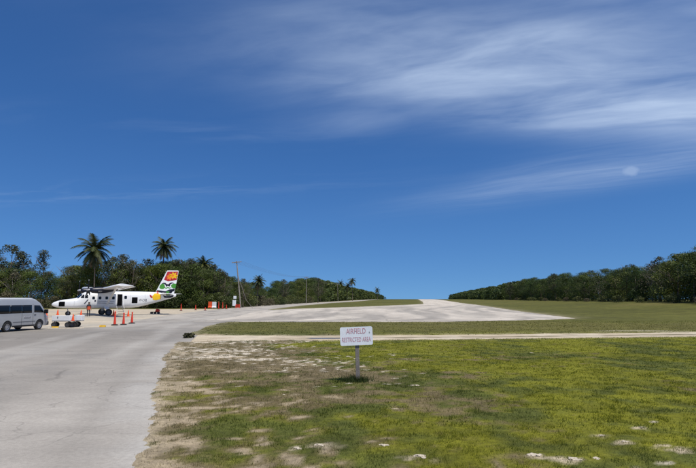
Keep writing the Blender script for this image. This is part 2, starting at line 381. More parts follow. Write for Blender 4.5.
def ground_colour(x, y):
    sand, dry, yg, lim = cover(x, y)
    n2 = fbm(x, y, .05, 4, 41); n3 = fbm(x, y, 1.0, 3, 42); far = sm((y - 29) / 9)
    base = np.zeros(x.shape + (3,)) + np.array((.078, .088, .017))
    base = lerp(base, (.160, .158, .012), yg * (.35 + .65 * (1 - far)) * .9)
    base = lerp(base, (.145, .112, .058), dry * (1 - .55 * far) * .92)
    base = lerp(base, (.098, .094, .024), far * .7)
    base = lerp(base, (.135, .118, .036), far * sm((n2 - .52) / .16) * .55)
    base = lerp(base, (.075, .076, .018), far * sm((.5 - n2) / .2) * .6)
    base = lerp(base, (.33, .265, .175), sand * .88)
    base = lerp(base, (.50, .44, .345), lim)
    for (px, py, r_) in BARE:
        bx, by = gp(px, py); dd = np.hypot((x - bx) * .8, (y - by)) + (fbm(x, y, 4, 3, 55) - .5) * r_ * 1.6
        base = lerp(base, (.44, .365, .255), sm((r_ * .62 - dd) / (r_ * .4)) * .9)
    # bare streaks in the field on the right
    bare = sm((fbm(x * .35, y, .30, 3, 51) - .66) / .05) * sm((y - 33) / 3) * sm((46 - y) / 6) * sm((x - 12) / 6)
    base = lerp(base, (.40, .35, .26), bare * .8)
    ins = inside(x, y)
    edge = np.exp(-np.clip(-ins, 0, 50) / np.clip(.35 * y / 20, .22, 1.2)) * np.clip(.55 + (n3 - .5) * 1.5, 0, 1)
    base = lerp(base, (.40, .34, .235), np.clip(edge, 0, 1) * .85)
    shade = .82 + .36 * n3
    return np.clip(base * shade[..., None], .004, .9)
INS = inside(GX, GY)
nearw = sm((60 - GY) / 20)
GZ = zf(GX, GY) + .022 + nearw * ((fbm(GX, GY, .6, 3, 61) - .5) * .05 + (fbm(GX, GY, 3.2, 3, 62) - .5) * .035)
sink = sm((INS + .12) / .24)
GZ = GZ * (1 - sink) + (zf(GX, GY) - np.where(GY > 55, .16, .05)) * sink
GC = ground_colour(GX, GY)
nx, ny = len(xs), len(ys)
idx = np.arange(nx * ny).reshape(ny, nx)
F = np.stack([idx[:-1, :-1], idx[:-1, 1:], idx[1:, 1:], idx[1:, :-1]], -1).reshape(-1, 4)
me = mesh_np('ground', np.stack([GX, GY, GZ], -1).reshape(-1, 3), F, 'Col', GC.reshape(-1, 3))
tag(link('ground', me, M['ground'], smooth=True), 'patchy grass and sandy ground of the airfield', None, None, 'structure')

def sheet(name, A, B, us, nv, z, m, cfun, along='y'):
    """sheet between edge functions A(u) and B(u), following the terrain"""
    us = np.asarray(us); t = np.linspace(0, 1, nv); U, T = np.meshgrid(us, t, indexing='ij')
    Vv = A(U) * (1 - T) + B(U) * T
    X, Y = (Vv, U) if along == 'y' else (U, Vv)
    Z = zf(X, Y) + z
    id_ = np.arange(U.size).reshape(U.shape)
    F = np.stack([id_[:-1, :-1], id_[:-1, 1:], id_[1:, 1:], id_[1:, :-1]], -1).reshape(-1, 4)
    if along != 'y': F = F[:, ::-1]
    me = mesh_np(name, np.stack([X, Y, Z], -1).reshape(-1, 3), F, 'Col', cfun(X, Y).reshape(-1, 3))
    return link(name, me, m, smooth=True)
def seq(a, b, s0, r):
    return grow(a, b, s0, r)
def c_road(x, y):
    n = fbm(x, y, .12, 4, 71); n2 = fbm(x * .7 + y * .4, y * .3 - x * .2, .9, 4, 72)
    c = np.zeros(x.shape + (3,)) + np.array((.305, .279, .242))
    c = lerp(c, (.36, .33, .287), sm((n - .45) / .2))
    c = lerp(c, (.19, .172, .148), sm((y - 15) / 16) * sm((46 - y) / 14) * sm((-x - 3) / 12) * .75)    # asphalt colour darkens towards the apron
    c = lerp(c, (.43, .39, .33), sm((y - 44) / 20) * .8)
    c = lerp(c, (.20, .19, .175), sm((n2 - .56) / .08) * .35 * sm((y - 6) / 6))
    e = fx(RDR, y) - x
    pale = np.exp(-np.clip(e - .1, 0, 9) ** 2 / .5) * sm((30 - y) / 10)
    c = lerp(c, (.40, .38, .345), pale * .7 * sm((fbm(x, y, .8, 3, 73) - .38) / .2))
    st = fbm(e * 1.3, y * .07, 1.0, 4, 74)                # wear along the lanes
    c = lerp(c, (.24, .22, .19), sm((st - .52) / .14) * .45)
    c = lerp(c, (.43, .405, .36), sm((.44 - st) / .14) * .4)
    return c
def c_run(x, y):
    n = fbm(x, y * .35, .10, 4, 81); n2 = fbm(x - y * .14, y * .12, .35, 4, 82)
    c = np.zeros(x.shape + (3,)) + np.array((.49, .44, .37))
    c = lerp(c, (.34, .31, .265), sm((n2 - .5) / .14) * .6)
    c = lerp(c, (.58, .525, .44), sm((n - .52) / .2) * .7)
    u = x - (fx(RWL, y) + fx(RWR, y)) / 2; st = fbm(u * .55, y * .022, 1.0, 4, 84)
    c = lerp(c, (.29, .265, .23), sm((st - .50) / .1) * .75)
    c = lerp(c, (.17, .16, .14), sm((fbm(x * .6, y, .28, 3, 83) - .53) / .06) * sm((51.5 - y) / 2.5) * sm((x + 14) / 3) * sm((2 - x) / 5) * .8)
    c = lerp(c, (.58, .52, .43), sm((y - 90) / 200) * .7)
    return c
def c_apr(x, y):
    n = fbm(x, y, .15, 4, 91); n2 = fbm(x * .5, y, .5, 4, 92)
    c = np.zeros(x.shape + (3,)) + np.array((.46, .39, .29))
    c = lerp(c, (.36, .335, .29), sm((n - .47) / .15) * .7 * sm((96 - y) / 10))
    c = lerp(c, (.52, .45, .335), sm((n2 - .52) / .12) * .6)
    return c
def c_trk(x, y):
    d = (y - trk_c(x)) / trk_w(x); n = fbm(x, y, .7, 4, 101); n2 = fbm(x * .5, y, 1.8, 3, 102)
    c = np.zeros(x.shape + (3,)) + np.array((.50, .42, .30))
    mid = np.exp(-(d / .24) ** 2) * sm((x + 6) / 5) * 1.5
    c = lerp(c, (.17, .145, .085), np.clip(mid * (n * 1.6), 0, 1))
    c = lerp(c, (.33, .27, .185), sm((n2 - .52) / .12) * .55)
    c = lerp(c, (.56, .49, .37), sm((n - .55) / .1) * .6)
    return c
tag(sheet('apron', apl, apr, seq(AP0 - .6, AP1 + .6, .5, 1.01), 60, -.006, M['gravel'], c_apr), kind='structure', label='pale gravel apron where the plane is parked')
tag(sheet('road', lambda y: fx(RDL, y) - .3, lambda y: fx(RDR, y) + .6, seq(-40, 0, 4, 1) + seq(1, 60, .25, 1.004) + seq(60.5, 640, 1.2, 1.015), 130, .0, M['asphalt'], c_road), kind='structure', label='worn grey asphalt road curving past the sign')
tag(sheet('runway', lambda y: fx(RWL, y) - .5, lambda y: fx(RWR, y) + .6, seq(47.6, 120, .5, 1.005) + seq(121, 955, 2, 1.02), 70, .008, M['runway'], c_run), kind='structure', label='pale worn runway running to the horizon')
tag(sheet('dirt_track', lambda x: trk_c(x) - trk_w(x) - .5, lambda x: trk_c(x) + trk_w(x) + .5, seq(-10.6, 58, .15, 1.006), 34, -.008, M['sand'], c_trk, 'x'), kind='structure', label='sandy two-wheel track crossing in front of the runway')
# puddle in the track
pb = []
for j in range(40):
    t = 2 * math.pi * j / 40; r = 1 + .16 * math.sin(3 * t + 1) + .1 * math.sin(7 * t)
    pb.append((-1.25 + 1.0 * r * math.cos(t), 28.15 + .26 * r * math.sin(t)))
pm = bpy.data.meshes.new('puddle'); pm.from_pydata([(a, b, .009) for a, b in pb], [], [tuple(range(40))])
tag(link('puddle', pm, M['puddle']), 'shallow puddle lying in the sandy track', None, None, 'structure')
# sea
sm_ = bpy.data.meshes.new('sea'); sm_.from_pydata([(-20000, 900, -1.0), (20000, 900, -1.0), (20000, 30000, -1.0), (-20000, 30000, -1.0)], [], [(0, 1, 2, 3)])
tag(link('sea', sm_, M['sea']), 'strip of blue sea beyond the end of the runway', None, None, 'structure')

# ------------------------------------------------------------------ grass (uncountable)
def blades(P, h, w, C, lean=.5):
    n = len(P); a = rng.uniform(0, 2 * np.pi, n); d = np.stack([np.cos(a), np.sin(a)], -1)
    b = rng.uniform(0, 2 * np.pi, n); l = np.stack([np.cos(b), np.sin(b)], -1) * (h * lean * rng.uniform(.2, 1.3, n))[:, None]
    V = np.zeros((n, 3, 3)); V[:, 0, :2] = P[:, :2] - d * w[:, None] / 2; V[:, 1, :2] = P[:, :2] + d * w[:, None] / 2
    V[:, 2, :2] = P[:, :2] + l; V[:, :2, 2] = (P[:, 2] - .01)[:, None]; V[:, 2, 2] = P[:, 2] + h
    return V.reshape(-1, 3), np.arange(3 * n).reshape(-1, 3), np.repeat(C, 3, 0)
def gz(x, y):
    ix = np.clip(np.searchsorted(xs, x) - 1, 0, nx - 2); iy = np.clip(np.searchsorted(ys, y) - 1, 0, ny - 2)
    tx = (x - xs[ix]) / (xs[ix + 1] - xs[ix]); ty = (y - ys[iy]) / (ys[iy + 1] - ys[iy])
    return (GZ[iy, ix] * (1 - tx) + GZ[iy, ix + 1] * tx) * (1 - ty) + (GZ[iy + 1, ix] * (1 - tx) + GZ[iy + 1, ix + 1] * tx) * ty
Vs, Fs, Cs = [], [], []; off = 0
for (y0, y1, dens, hs_, ws_) in ((4.6, 8.5, 3400, .030, .007), (8.5, 13, 1900, .034, .010), (13, 20, 1000, .028, .017), (20, 30.5, 380, .028, .026), (30.5, 50, 60, .03, .06)):
    xa, xb = -y1 * .42 - 1, y1 * .74 + 6.5
    n = int(dens * (xb - xa) * (y1 - y0)); x = rng.uniform(xa, xb, n); y = rng.uniform(y0, y1, n)
    k = (x > fx(RDR, y) - .3) & (x < y * .74 + 6.5); x, y = x[k], y[k]
    ins = inside(x, y); sand, dry, yg, lim = cover(x, y)
    clump = fbm(x, y, 3.5, 3, 111); tuft = fbm(x, y, 9, 2, 112)
    p = np.clip(1.0 - sand * .80 - lim * .95, 0, 1) * np.where(ins > -.05, .02, 1) * np.clip(.30 + 1.6 * (clump - .32), .08, 1) * (1 - .35 * dry)
    p *= np.clip((tuft - .25) * 2.6, .15, 1)
    k = rng.uniform(0, 1, len(x)) < p; x, y, dry, yg, clump, sand = x[k], y[k], dry[k], yg[k], clump[k], sand[k]; n = len(x)
    P = np.stack([x, y, gz(x, y)], -1)
    C = np.zeros((n, 3)) + np.array((.088, .112, .018)); C = lerp(C, (.190, .200, .013), np.clip(yg * 1.0, 0, 1) * .85)
    C = lerp(C, (.19, .150, .070), (np.maximum(dry * .8, sand * .7) > rng.uniform(0, 1, n)).astype(float) * .85)
    if y0 > 30: C = lerp(C, (.118, .118, .028), np.full(n, .7))
    C *= rng.uniform(.65, 1.35, n)[:, None]
    h = hs_ * rng.uniform(.5, 1.5, n) * (.6 + .9 * clump); h = np.where(rng.uniform(0, 1, n) < (.012 if y0 < 12 else .002), h * 2.2, h)
    V, Fq, Cc = blades(P, h, ws_ * rng.uniform(.7, 1.3, n), C, .9)
    Vs.append(V); Fs.append(Fq + off); Cs.append(Cc); off += len(V)
me = mesh_np('grass', np.concatenate(Vs), np.concatenate(Fs), 'Leaf', np.concatenate(Cs))
tag(link('grass', me, M['blade']), 'short green and yellowish grass growing across the foreground', 'grass', None, 'stuff')

# ------------------------------------------------------------------ limestone
def rock_mesh(seed, flat=.35, lumps=5):
    r = random.Random(seed); bm = bmesh.new()
    for q in range(lumps):
        sz_ = r.uniform(.28, .62) if q else .7; ox, oy = (0, 0) if q == 0 else (r.uniform(-.75, .75), r.uniform(-.5, .5)); th = r.uniform(0, 6)
        vs = bmesh.ops.create_icosphere(bm, subdivisions=2, radius=1)['verts']
        for v in vs:
            k = 1 + .3 * math.sin(v.co.x * 3.1 + seed + q) * math.cos(v.co.y * 2.7 + seed * 2) + r.uniform(-.25, .25); x, y = v.co.x * k * sz_, v.co.y * k * sz_ * .7
            v.co = Vector((x * math.cos(th) - y * math.sin(th) + ox, x * math.sin(th) + y * math.cos(th) + oy, v.co.z * k * flat * sz_))
    me = bpy.data.meshes.new('limestone_rock'); bm.to_mesh(me); bm.free(); me.materials.append(M['stone']); return me
rocks = [rock_mesh(i, .22 + .05 * (i % 3)) for i in range(6)]
named = [(383, 447.5, .115, 'bright white limestone rock in the grass below the sign, nearest the camera'), (419, 459.5, .15, 'long flat pale rock at the bottom edge of the grass'),
         (533, 457, .13, 'white limestone rock at the bottom of the grass, right of centre'), (573, 461.5, .15, 'chalky rock beside grass at the bottom, right half'),
         (602, 438, .075, 'pale rock in a row of small stones, lower right'), (624, 444, .075, 'right-hand pale rock of the pair in the lower right grass'), (641, 430, .06, 'small pale rock lying highest in the lower right grass'),
         (318, 447, .12, 'flat tan-white rock in grass left of the bright white rock'), (297, 449.5, .09, 'low pale rock at lower centre left, among brown grass')]
for i, (px, py, s, lab) in enumerate(named):
    X, Y = gp(px, py); o = link('limestone_rock', rocks[i % 6]); o.location = (X, Y, float(gz(np.array([X]), np.array([Y]))[0]) + .006)
    o.rotation_euler = (0, 0, random.uniform(-.5, .5)); s *= .72; o.scale = (s, s * .8, s * .9); tag(o, lab, 'rock', 'limestone rocks in the foreground grass')
sp = []
rr = random.Random(3); g3 = np.random.default_rng(3)
YY = g3.uniform(6.2, 26.5, 6000); XX = g3.uniform(-5.5, YY * .66)
l_ = cover(XX, YY)[3] * (XX - fx(RDR, YY) > .5)
for q in np.nonzero(g3.uniform(0, 1, 6000) < l_)[0][:170]: sp.append((float(XX[q]), float(YY[q]), rr.uniform(.025, .06) * (1 + .035 * YY[q])))
for i, (X, Y, s) in enumerate(sp):
    o = link('limestone_rock', rocks[i % 6]); o.location = (X, Y, float(gz(np.array([X]), np.array([Y]))[0]) + .002)
    o.rotation_euler = (rr.uniform(-.1, .1), rr.uniform(-.1, .1), rr.uniform(0, 6)); o.scale = (s, s, s * rr.uniform(.6, 1))
    tag(o, 'small pale limestone piece strewn over the dry foreground ground', 'rock', 'small limestone pieces strewn over the ground')
# ------------------------------------------------------------------ END OF SETTING
# ------------------------------------------------------------------ vegetation meshes
def leaf_cards(P, Nrm, size, C):
    """one folded-diamond leaf card per point, facing roughly along Nrm"""
    n = len(P); r = rng.normal(size=(n, 3)); t = np.cross(Nrm, r); t /= np.linalg.norm(t, axis=1)[:, None] + 1e-9
    b = np.cross(Nrm, t); s = size[:, None]
    V = np.stack([P - t * s * .62, P + b * s * .36, P + t * s * .62, P - b * s * .36], 1).reshape(-1, 3)
    return V, np.arange(4 * n).reshape(-1, 4), np.repeat(C, 4, 0)
def crown_mesh(name, seed, H=10., zlo=.03, rad=.34, nclump=38, nleaf=330, leaf=.165, base=(.045, .062, .018), hi=(.085, .105, .022), squash=1.0, lump=.19):
    """crown of leaf clumps for a tree of height H"""
    g = np.random.default_rng(seed); Ps, Ns, Cs_, Ss = [], [], [], []
    for k in range(nclump):
        t = (k + g.uniform(0, 1)) / nclump; z = zlo + (1 - zlo) * t ** .8
        prof = math.sin(math.pi * min(1, max(0, (z - zlo) / (1 - zlo))) ** .85) ** .6 if z > zlo else .3
        a = g.uniform(0, 2 * math.pi); rr_ = rad * H * prof * math.sqrt(g.uniform(.12, 1.0)) * g.uniform(.75, 1.18)
        cr = H * lump * g.uniform(.5, 1.15) * (1.1 - .35 * t)
        c = np.array((rr_ * math.cos(a), rr_ * math.sin(a), min(z * H, H - cr * .8)))
        m = int(nleaf * g.uniform(.6, 1.3) * (cr / (H * lump)) ** 1.5) + 8
        d = g.normal(size=(m, 3)); d[:, 2] = d[:, 2] * .9 + .22; d /= np.linalg.norm(d, axis=1)[:, None]
        rad_ = cr * g.uniform(.45, 1.12, m) ** .6
        p = c + d * rad_[:, None] * np.array((1, 1, .72 * squash))
        nn = d + g.normal(scale=.38, size=(m, 3)) + np.array((0, 0, .12)); nn /= np.linalg.norm(nn, axis=1)[:, None]
        cm = g.uniform(0, 1) ** 1.5; cc = np.array(base) * (1 - cm) + np.array(hi) * cm
        cc = cc * g.uniform(.78, 1.22, m)[:, None]
        Ps.append(p); Ns.append(nn); Cs_.append(cc); Ss.append(leaf * g.uniform(.6, 1.35, m))
    P = np.concatenate(Ps); k = P[:, 2] > .015 * H
    V, F, C = leaf_cards(P[k], np.concatenate(Ns)[k], np.concatenate(Ss)[k], np.concatenate(Cs_)[k])
    me = mesh_np(name, V, F, 'Leaf', C); me.materials.append(M['leaf']); return me
def trunk_mesh(name, seed, H=10., r0=.17, nlimb=6, m='bark', top=.72, spread=.25):
    r = random.Random(seed); mb = MB(); lean = (r.uniform(-.6, .6), r.uniform(-.6, .6))
    pts = [(lean[0] * t * t + r.uniform(-.12, .12) * t, lean[1] * t * t + r.uniform(-.12, .12) * t, H * top * t) for t in (0, .12, .3, .5, .75, 1)]
    mb.tube(pts, [r0 * 1.35, r0, r0 * .85, r0 * .7, r0 * .5, r0 * .22], 7)
    for k in range(nlimb):
        i = r.choice((2, 2, 3, 3, 4)); p = Vector(pts[i]); a = r.uniform(0, 6.28); L = H * spread * r.uniform(.7, 1.3)
        q = p + Vector((math.cos(a) * L * .5, math.sin(a) * L * .5, L * .55)); e = q + Vector((math.cos(a + .4) * L * .45, math.sin(a + .4) * L * .45, L * .5))
        mb.tube([p, q, e], [r0 * .5, r0 * .33, r0 * .1], 5)
        for w in range(2):
            b = a + r.uniform(-1.2, 1.2); mb.tube([q, q + Vector((math.cos(b) * L * .35, math.sin(b) * L * .35, L * r.uniform(.1, .5)))], [r0 * .22, r0 * .06], 4)
    me = mb.mesh(name); me.materials.append(M[m]); me.polygons.foreach_set('use_smooth', [True] * len(me.polygons)); return me
broad = [(crown_mesh('crown', 100 + i, rad=.30 + .03 * (i % 3), base=(.026 + .005 * (i % 3), .047 + .004 * (i % 2), .012), hi=(.130, .160, .020) if i % 2 else (.090, .130, .022)), trunk_mesh('trunk', 200 + i)) for i in range(7)]
wispy = [(crown_mesh('crown', 140 + i, zlo=.30, rad=.24, nclump=34, nleaf=80, leaf=.21, lump=.10, base=(.050, .056, .028), hi=(.085, .088, .042)), trunk_mesh('trunk', 240 + i, nlimb=11, top=.9, r0=.13)) for i in range(3)]
greyt = [(crown_mesh('crown', 160 + i, zlo=.2, rad=.27, nclump=26, nleaf=32, leaf=.25, lump=.13, base=(.075, .070, .040), hi=(.12, .105, .06)), trunk_mesh('trunk', 260 + i, nlimb=16, top=.86, r0=.15, m='palebark')) for i in range(2)]
shrubs = [crown_mesh('foliage', 180 + i, H=3., zlo=.05, rad=.55, nclump=26, nleaf=80, leaf=.17, lump=.26, base=c, hi=h) for i, (c, h) in enumerate((((.05, .066, .018), (.09, .105, .024)), ((.085, .075, .040), (.14, .12, .065)), ((.045, .06, .016), (.12, .125, .03))))]
sstem = [trunk_mesh('stem', 280 + i, H=3., r0=.05, nlimb=5, top=.7) for i in range(3)]
lowp = [crown_mesh('crown', 300 + i, rad=.34, nclump=26, nleaf=40, leaf=.6, base=(.034, .056, .015), hi=(.095, .125, .022)) for i in range(4)]
def palm_meshes(seed, nf=26, L=4.2, H=12., lean=(.5, .2), yellow=0):
    r = random.Random(seed); top = Vector((lean[0], lean[1], H))
    mb = MB(); mb.tube([(lean[0] * t ** 2, lean[1] * t ** 2, H * t) for t in (0, .05, .3, .6, .85, 1)], [.30, .2, .16, .14, .13, .15], 8)
    tm = mb.mesh('trunk'); tm.materials.append(M['bark'])
    fr = []
    for k in range(nf):
        a = 2 * math.pi * k * .382 + r.uniform(-.2, .2); el = math.radians(74 - 122 * (k / (nf - 1)) + r.uniform(-9, 9)); ln = L * r.uniform(.82, 1.08)
        n = 16; p = Vector(top); d = Vector((math.cos(a) * math.cos(el), math.sin(a) * math.cos(el), math.sin(el))); V, F = [], []
        side = Vector((-math.sin(a), math.cos(a), 0)); rach = []
        for i in range(n + 1):
            rach.append((p.copy(), d.copy())); p = p + d * (ln / n); d = (d + Vector((0, 0, -.085 - .03 * r.random()))).normalized()
        for i, (q, dd) in enumerate(rach):
            t = i / n; ll = ln * .33 * (math.sin(math.pi * (t * .88 + .10)) ** .7); up = side.cross(dd)
            for u in range(2):
                for sgn in (-1, 1):
                    qq = q + dd * (ln / n * .5 * u); dr = (side * sgn * .8 + dd * .55 - Vector((0, 0, .30 + .3 * r.random())) * 1.0).normalized(); w = ln / n * .62
                    b = len(V); V += [qq - dd * w * .5, qq + dd * w * .5, qq + dr * ll * r.uniform(.8, 1.1)]; F.append((b, b + 1, b + 2))
        b = len(V)
        for i, (q, dd) in enumerate(rach): V += [q - side * .035 * (1.2 - i / n), q + side * .035 * (1.2 - i / n)]
        for i in range(n): F.append((b + 2 * i, b + 2 * i + 1, b + 2 * i + 3)); F.append((b + 2 * i, b + 2 * i + 3, b + 2 * i + 2))
        old = k > nf * .86
        c = np.array((.15, .105, .05)) if old else np.array((.045, .056, .018)) * r.uniform(.7, 1.3) + np.array((.06, .05, 0)) * yellow * r.random()
        me = mesh_np('frond', np.array([tuple(v) for v in V]), np.array(F), 'Leaf', np.tile(c, (len(V), 1))); me.materials.append(M['leaf']); fr.append(me)
    mb = MB()
    for k in range(6):
        a = k * 1.05; mb.lathe([(.02, -.14), (.11, -.08), (.13, 0), (.09, .1), (.02, .14)], 7, (top.x + .25 * math.cos(a), top.y + .25 * math.sin(a), top.z - .28))
    return tm, fr, mb.mesh('coconuts')
def tree(name, meshes, X, Y, H, rz, label, cat, group=None, wide=1.0):
    o = empty(name, (X, Y, float(zf(X, Y)) - .05), rz, label=label, cat=cat, group=group); k = H / 10.
    o.scale = (k * wide, k * wide, k)
    link('trunk', meshes[1], None, o); link('crown', meshes[0], None, o); return o
def ztop(tab, px): return np.interp(px, [a for a, b in tab], [b for a, b in tab])
def height_at(ytop, X, Y): return max(1.5, float(zpx(ytop, Y)) - float(zf(X, Y)))
tr = random.Random(11)
# ---- the row on the right
RT = [(440, 297), (470, 290.5), (490, 287), (520, 281), (545, 276.5), (560, 274.5), (590, 273), (612, 270), (630, 266), (645, 262), (660, 257.5), (672, 256), (684, 249), (700, 245), (760, 238), (900, 230)]
y = 84.; i = 0
while y < 330:
    for row in range(3):
        X = 66 + .147 * (y - 103) + row * 6.5 + tr.uniform(-1.5, 1.5) + (2.5 if row == 0 else 0); Y = y + tr.uniform(-1.5, 1.5) + row * 2
        p = float(px_of(X, Y)); H = height_at(ztop(RT, p) + tr.uniform(-2.0, 6.0) * (120 / Y) ** .6, X, Y) * (1.0 if row == 0 else .86)
        grey = (row == 0 and (652 < p < 664 or 596 < p < 601))
        if grey: tree('greyish_tree', greyt[i % 2], X, Y, H, tr.uniform(0, 6.3), 'greyish sparse tree with pale branches among the dark right-hand row', 'tree', 'greyish trees in the right-hand row', 1.15)
        else: tree('broadleaf_tree', broad[tr.randrange(7)], X, Y, H * 1.03, tr.uniform(0, 6.3), ('dark green broadleaf tree at the front of the dense row right of the runway', 'dark green broadleaf tree at the back of the dense row right of the runway')[min(row, 1)], 'tree', 'trees in the row right of the runway', tr.uniform(1.1, 1.4))
        i += 1
    y += 5.6 if y < 170 else 7.5
for k in range(16):
    Y = 88 + 12 * k + tr.uniform(-2, 2); X = 62.0 + .147 * (Y - 103) + tr.uniform(-1, 1); s = tr.uniform(.3, .65)
    o = empty('shrub', (X, Y, float(zf(X, Y)) - .05), tr.uniform(0, 6), label='low leafy shrub at the foot of the tree row right of the runway', cat='shrub', group='shrubs along the right-hand trees'); o.scale = (s * 1.5, s * 1.5, s)
    j = tr.choice((0, 0, 2, 2, 1)); link('foliage', shrubs[j], None, o); link('stem', sstem[j], None, o)
def belt(name, spots, label):
    """far wood that reads as one mass"""
    Vs, Fs, Cs = [], [], []; off = 0
    data = []
    for me in lowp:
        n = len(me.vertices); co = np.empty(n * 3, np.float32); me.vertices.foreach_get('co', co); cc = np.empty(n * 4, np.float32); me.color_attributes['Leaf'].data.foreach_get('color', cc)
        data.append((co.reshape(-1, 3), cc.reshape(-1, 4)[:, :3]))
    for (X, Y, H) in spots:
        co, cc = data[tr.randrange(4)]; a = tr.uniform(0, 6.3); k = H / 10
        x = (co[:, 0] * math.cos(a) - co[:, 1] * math.sin(a)) * k * 1.25 + X; yv = (co[:, 0] * math.sin(a) + co[:, 1] * math.cos(a)) * k * 1.25 + Y
        Vs.append(np.stack([x, yv, co[:, 2] * k + float(zf(X, Y)) - .1], -1)); Fs.append(np.arange(len(co)).reshape(-1, 4) + off); Cs.append(cc * tr.uniform(.75, 1.2)); off += len(co)
    me = mesh_np(name, np.concatenate(Vs), np.concatenate(Fs), 'Leaf', np.concatenate(Cs)); tag(link(name, me, M['leaf']), label, 'trees', None, 'stuff')
spots = []
y = 334.
while y < 1000:
    for row in range(3):
        X = 66 + .147 * (y - 103) + row * 8 + tr.uniform(-2, 2); Y = y + tr.uniform(-3, 3); p = float(px_of(X, Y))
        spots.append((X, Y, max(4., height_at(ztop(RT, p) + tr.uniform(-1.2, 3.6) * (330 / Y) ** .8, X, Y))))
    y += 8
belt('far_tree_belt', spots, 'far dark trees tapering towards the runway end on the right')
# ---- the thicket on the left
LTAB = [(-60, 262), (0, 262), (12, 264), (28, 268), (45, 273), (58, 275), (66, 270), (78, 262), (90, 262), (105, 257), (122, 260), (133, 265), (150, 262), (166, 260), (182, 263), (198, 260), (208, 264), (218, 270), (232, 276), (244, 280), (254, 282), (268, 282.5), (282, 280), (296, 278), (310, 276.5), (322, 279), (334, 283), (348, 287), (360, 289.5), (372, 292.5), (384, 295.5), (395, 298)]
def left_line(t):                      # along the foot of the thicket, t in metres
    pts = [Vector(q) for q in ((-112, 111), (-30, 119), (-24, 241), (-1, 430), (54, 700))]
    for a, b in zip(pts, pts[1:]):
        d = (b - a).length
        if t <= d: return a + (b - a) * (t / d)
        t -= d
    return pts[-1] + (pts[-1] - pts[-2]).normalized() * t
L1 = (Vector((-30, 119)) - Vector((-112, 111))).length
t = 14.; cnt = 0
while t < L1 + 210:
    p2 = left_line(t)
    for row in range(3 if t < L1 + 30 else 2):
        nrm = Vector((-.1, 1)) if t < L1 - 3 else Vector((-.98, .14))
        q = p2 + nrm * (2.5 + row * 5.0) + Vector((tr.uniform(-1.6, 1.6), tr.uniform(-1.6, 1.6))); p = float(px_of(q.x, q.y))
        H = height_at(ztop(LTAB, p) + tr.uniform(-4.0, 6.0) + (2.5 - row) * 1.5, q.x, q.y)
        where = 'behind the parked plane' if 40 < p < 182 else ('behind the silver van' if p <= 40 else ('near the leaning utility pole' if p < 262 else 'along the road past the leaning utility pole'))
        kind = tr.random()
        if row == 0 and kind < .16 and p < 240:
            tree('greyish_tree', greyt[cnt % 2], q.x, q.y, H * .92, tr.uniform(0, 6.3), 'sparse greyish tree with bare branches in the thicket ' + where, 'tree', 'greyish trees in the left thicket', 1.1)
        else: tree('broadleaf_tree', broad[tr.randrange(7)], q.x, q.y, H, tr.uniform(0, 6.3), 'green broadleaf tree in the thicket ' + where, 'tree', 'trees in the left thicket', 1.1)
        cnt += 1
    t += 4.0 if t < L1 + 40 else 6.0
spots = []
while t < L1 + 580:
    for row in range(2):
        q = left_line(t) + Vector((-3 - 7 * row + tr.uniform(-2, 2), tr.uniform(-3, 3))); p = float(px_of(q.x, q.y))
        spots.append((q.x, q.y, max(3.5, height_at(ztop(LTAB, p) + tr.uniform(-1.2, 2.2), q.x, q.y))))
    t += 8.
belt('far_thicket', spots, 'far bushy thicket tapering towards the runway end on the left')
t = 16.
while t < L1 + 150:
    q = left_line(t) + (Vector((tr.uniform(-1, 1), -1.2 + tr.uniform(-1, .6))) if t < L1 - 3 else Vector((1.2 + tr.uniform(-.6, 1), 0))); s = tr.uniform(.5, 1.25); p = float(px_of(q.x, q.y))
    j = 1 if (22 < p < 58 and tr.random() < .8) or (258 < p < 272) else tr.choice((0, 2, 0, 1, 0))
    o = empty('shrub', (q.x, q.y, float(zf(q.x, q.y)) - .05), tr.uniform(0, 6), label=('green leafy', 'brownish dry', 'yellowish green leafy')[j] + ' shrub at the foot of the left-hand thicket', cat='shrub', group='shrubs along the left thicket'); o.scale = (s * 1.3, s * 1.3, s)
    link('foliage', shrubs[j], None, o); link('stem', sstem[j], None, o); t += 3.6
# slender trees whose tops stand out of the canopy
for k, (px, yt, Y) in enumerate(((68, 266, 117), (110, 256, 119), (120, 253.5, 120), (131, 259, 118), (147, 258, 122), (176, 259, 120), (190, 257.5, 121), (214, 264, 121), (224, 271, 122), (243, 278, 128), (284, 279, 190), (318, 277.5, 270))):
    X = at_y(px, Y); tree('slender_tree', wispy[k % 3], X, Y, height_at(yt, X, Y), tr.uniform(0, 6), 'slender loose-leaved tree standing above the left thicket, %s of twelve from the left' % ('leftmost','second','third','fourth','fifth','sixth','seventh','eighth','ninth','tenth','eleventh','last')[k], 'tree', 'slender trees in the left thicket', 1.0)
for k, (px, yt, Y) in enumerate(((505, 281.5, 292), (548, 273, 205), (583, 270, 178), (622, 263.5, 150), (649, 256, 128), (690, 246, 104))):
    X = at_y(px, Y) + 3; tree('slender_tree', wispy[k % 3], X, Y, height_at(yt, X, Y), tr.uniform(0, 6), 'slender loose-leaved tree standing above the right-hand row, %s of six from the runway end' % ('first','second','third','fourth','fifth','sixth')[k], 'tree', 'slender trees in the right-hand row', 1.0)
# tall feathery trees at the far left
for (px, yt, Y, lab) in ((8, 244, 121, 'tall wispy tree at the left edge above the silver van'), (20, 251, 123, 'wispy tree just right of the tallest one above the van'), (41, 249.5, 122, 'lone wispy tree standing above the thicket left of the tall palm'), (-10, 248, 124, 'tall wispy tree cut by the left edge of the view')):
    X = at_y(px, Y); tree('wispy_tree', wispy[int(px) % 3], X, Y, height_at(yt, X, Y), tr.uniform(0, 6), lab, 'tree', 'wispy trees above the van', .8 if px > 30 else 1.0)
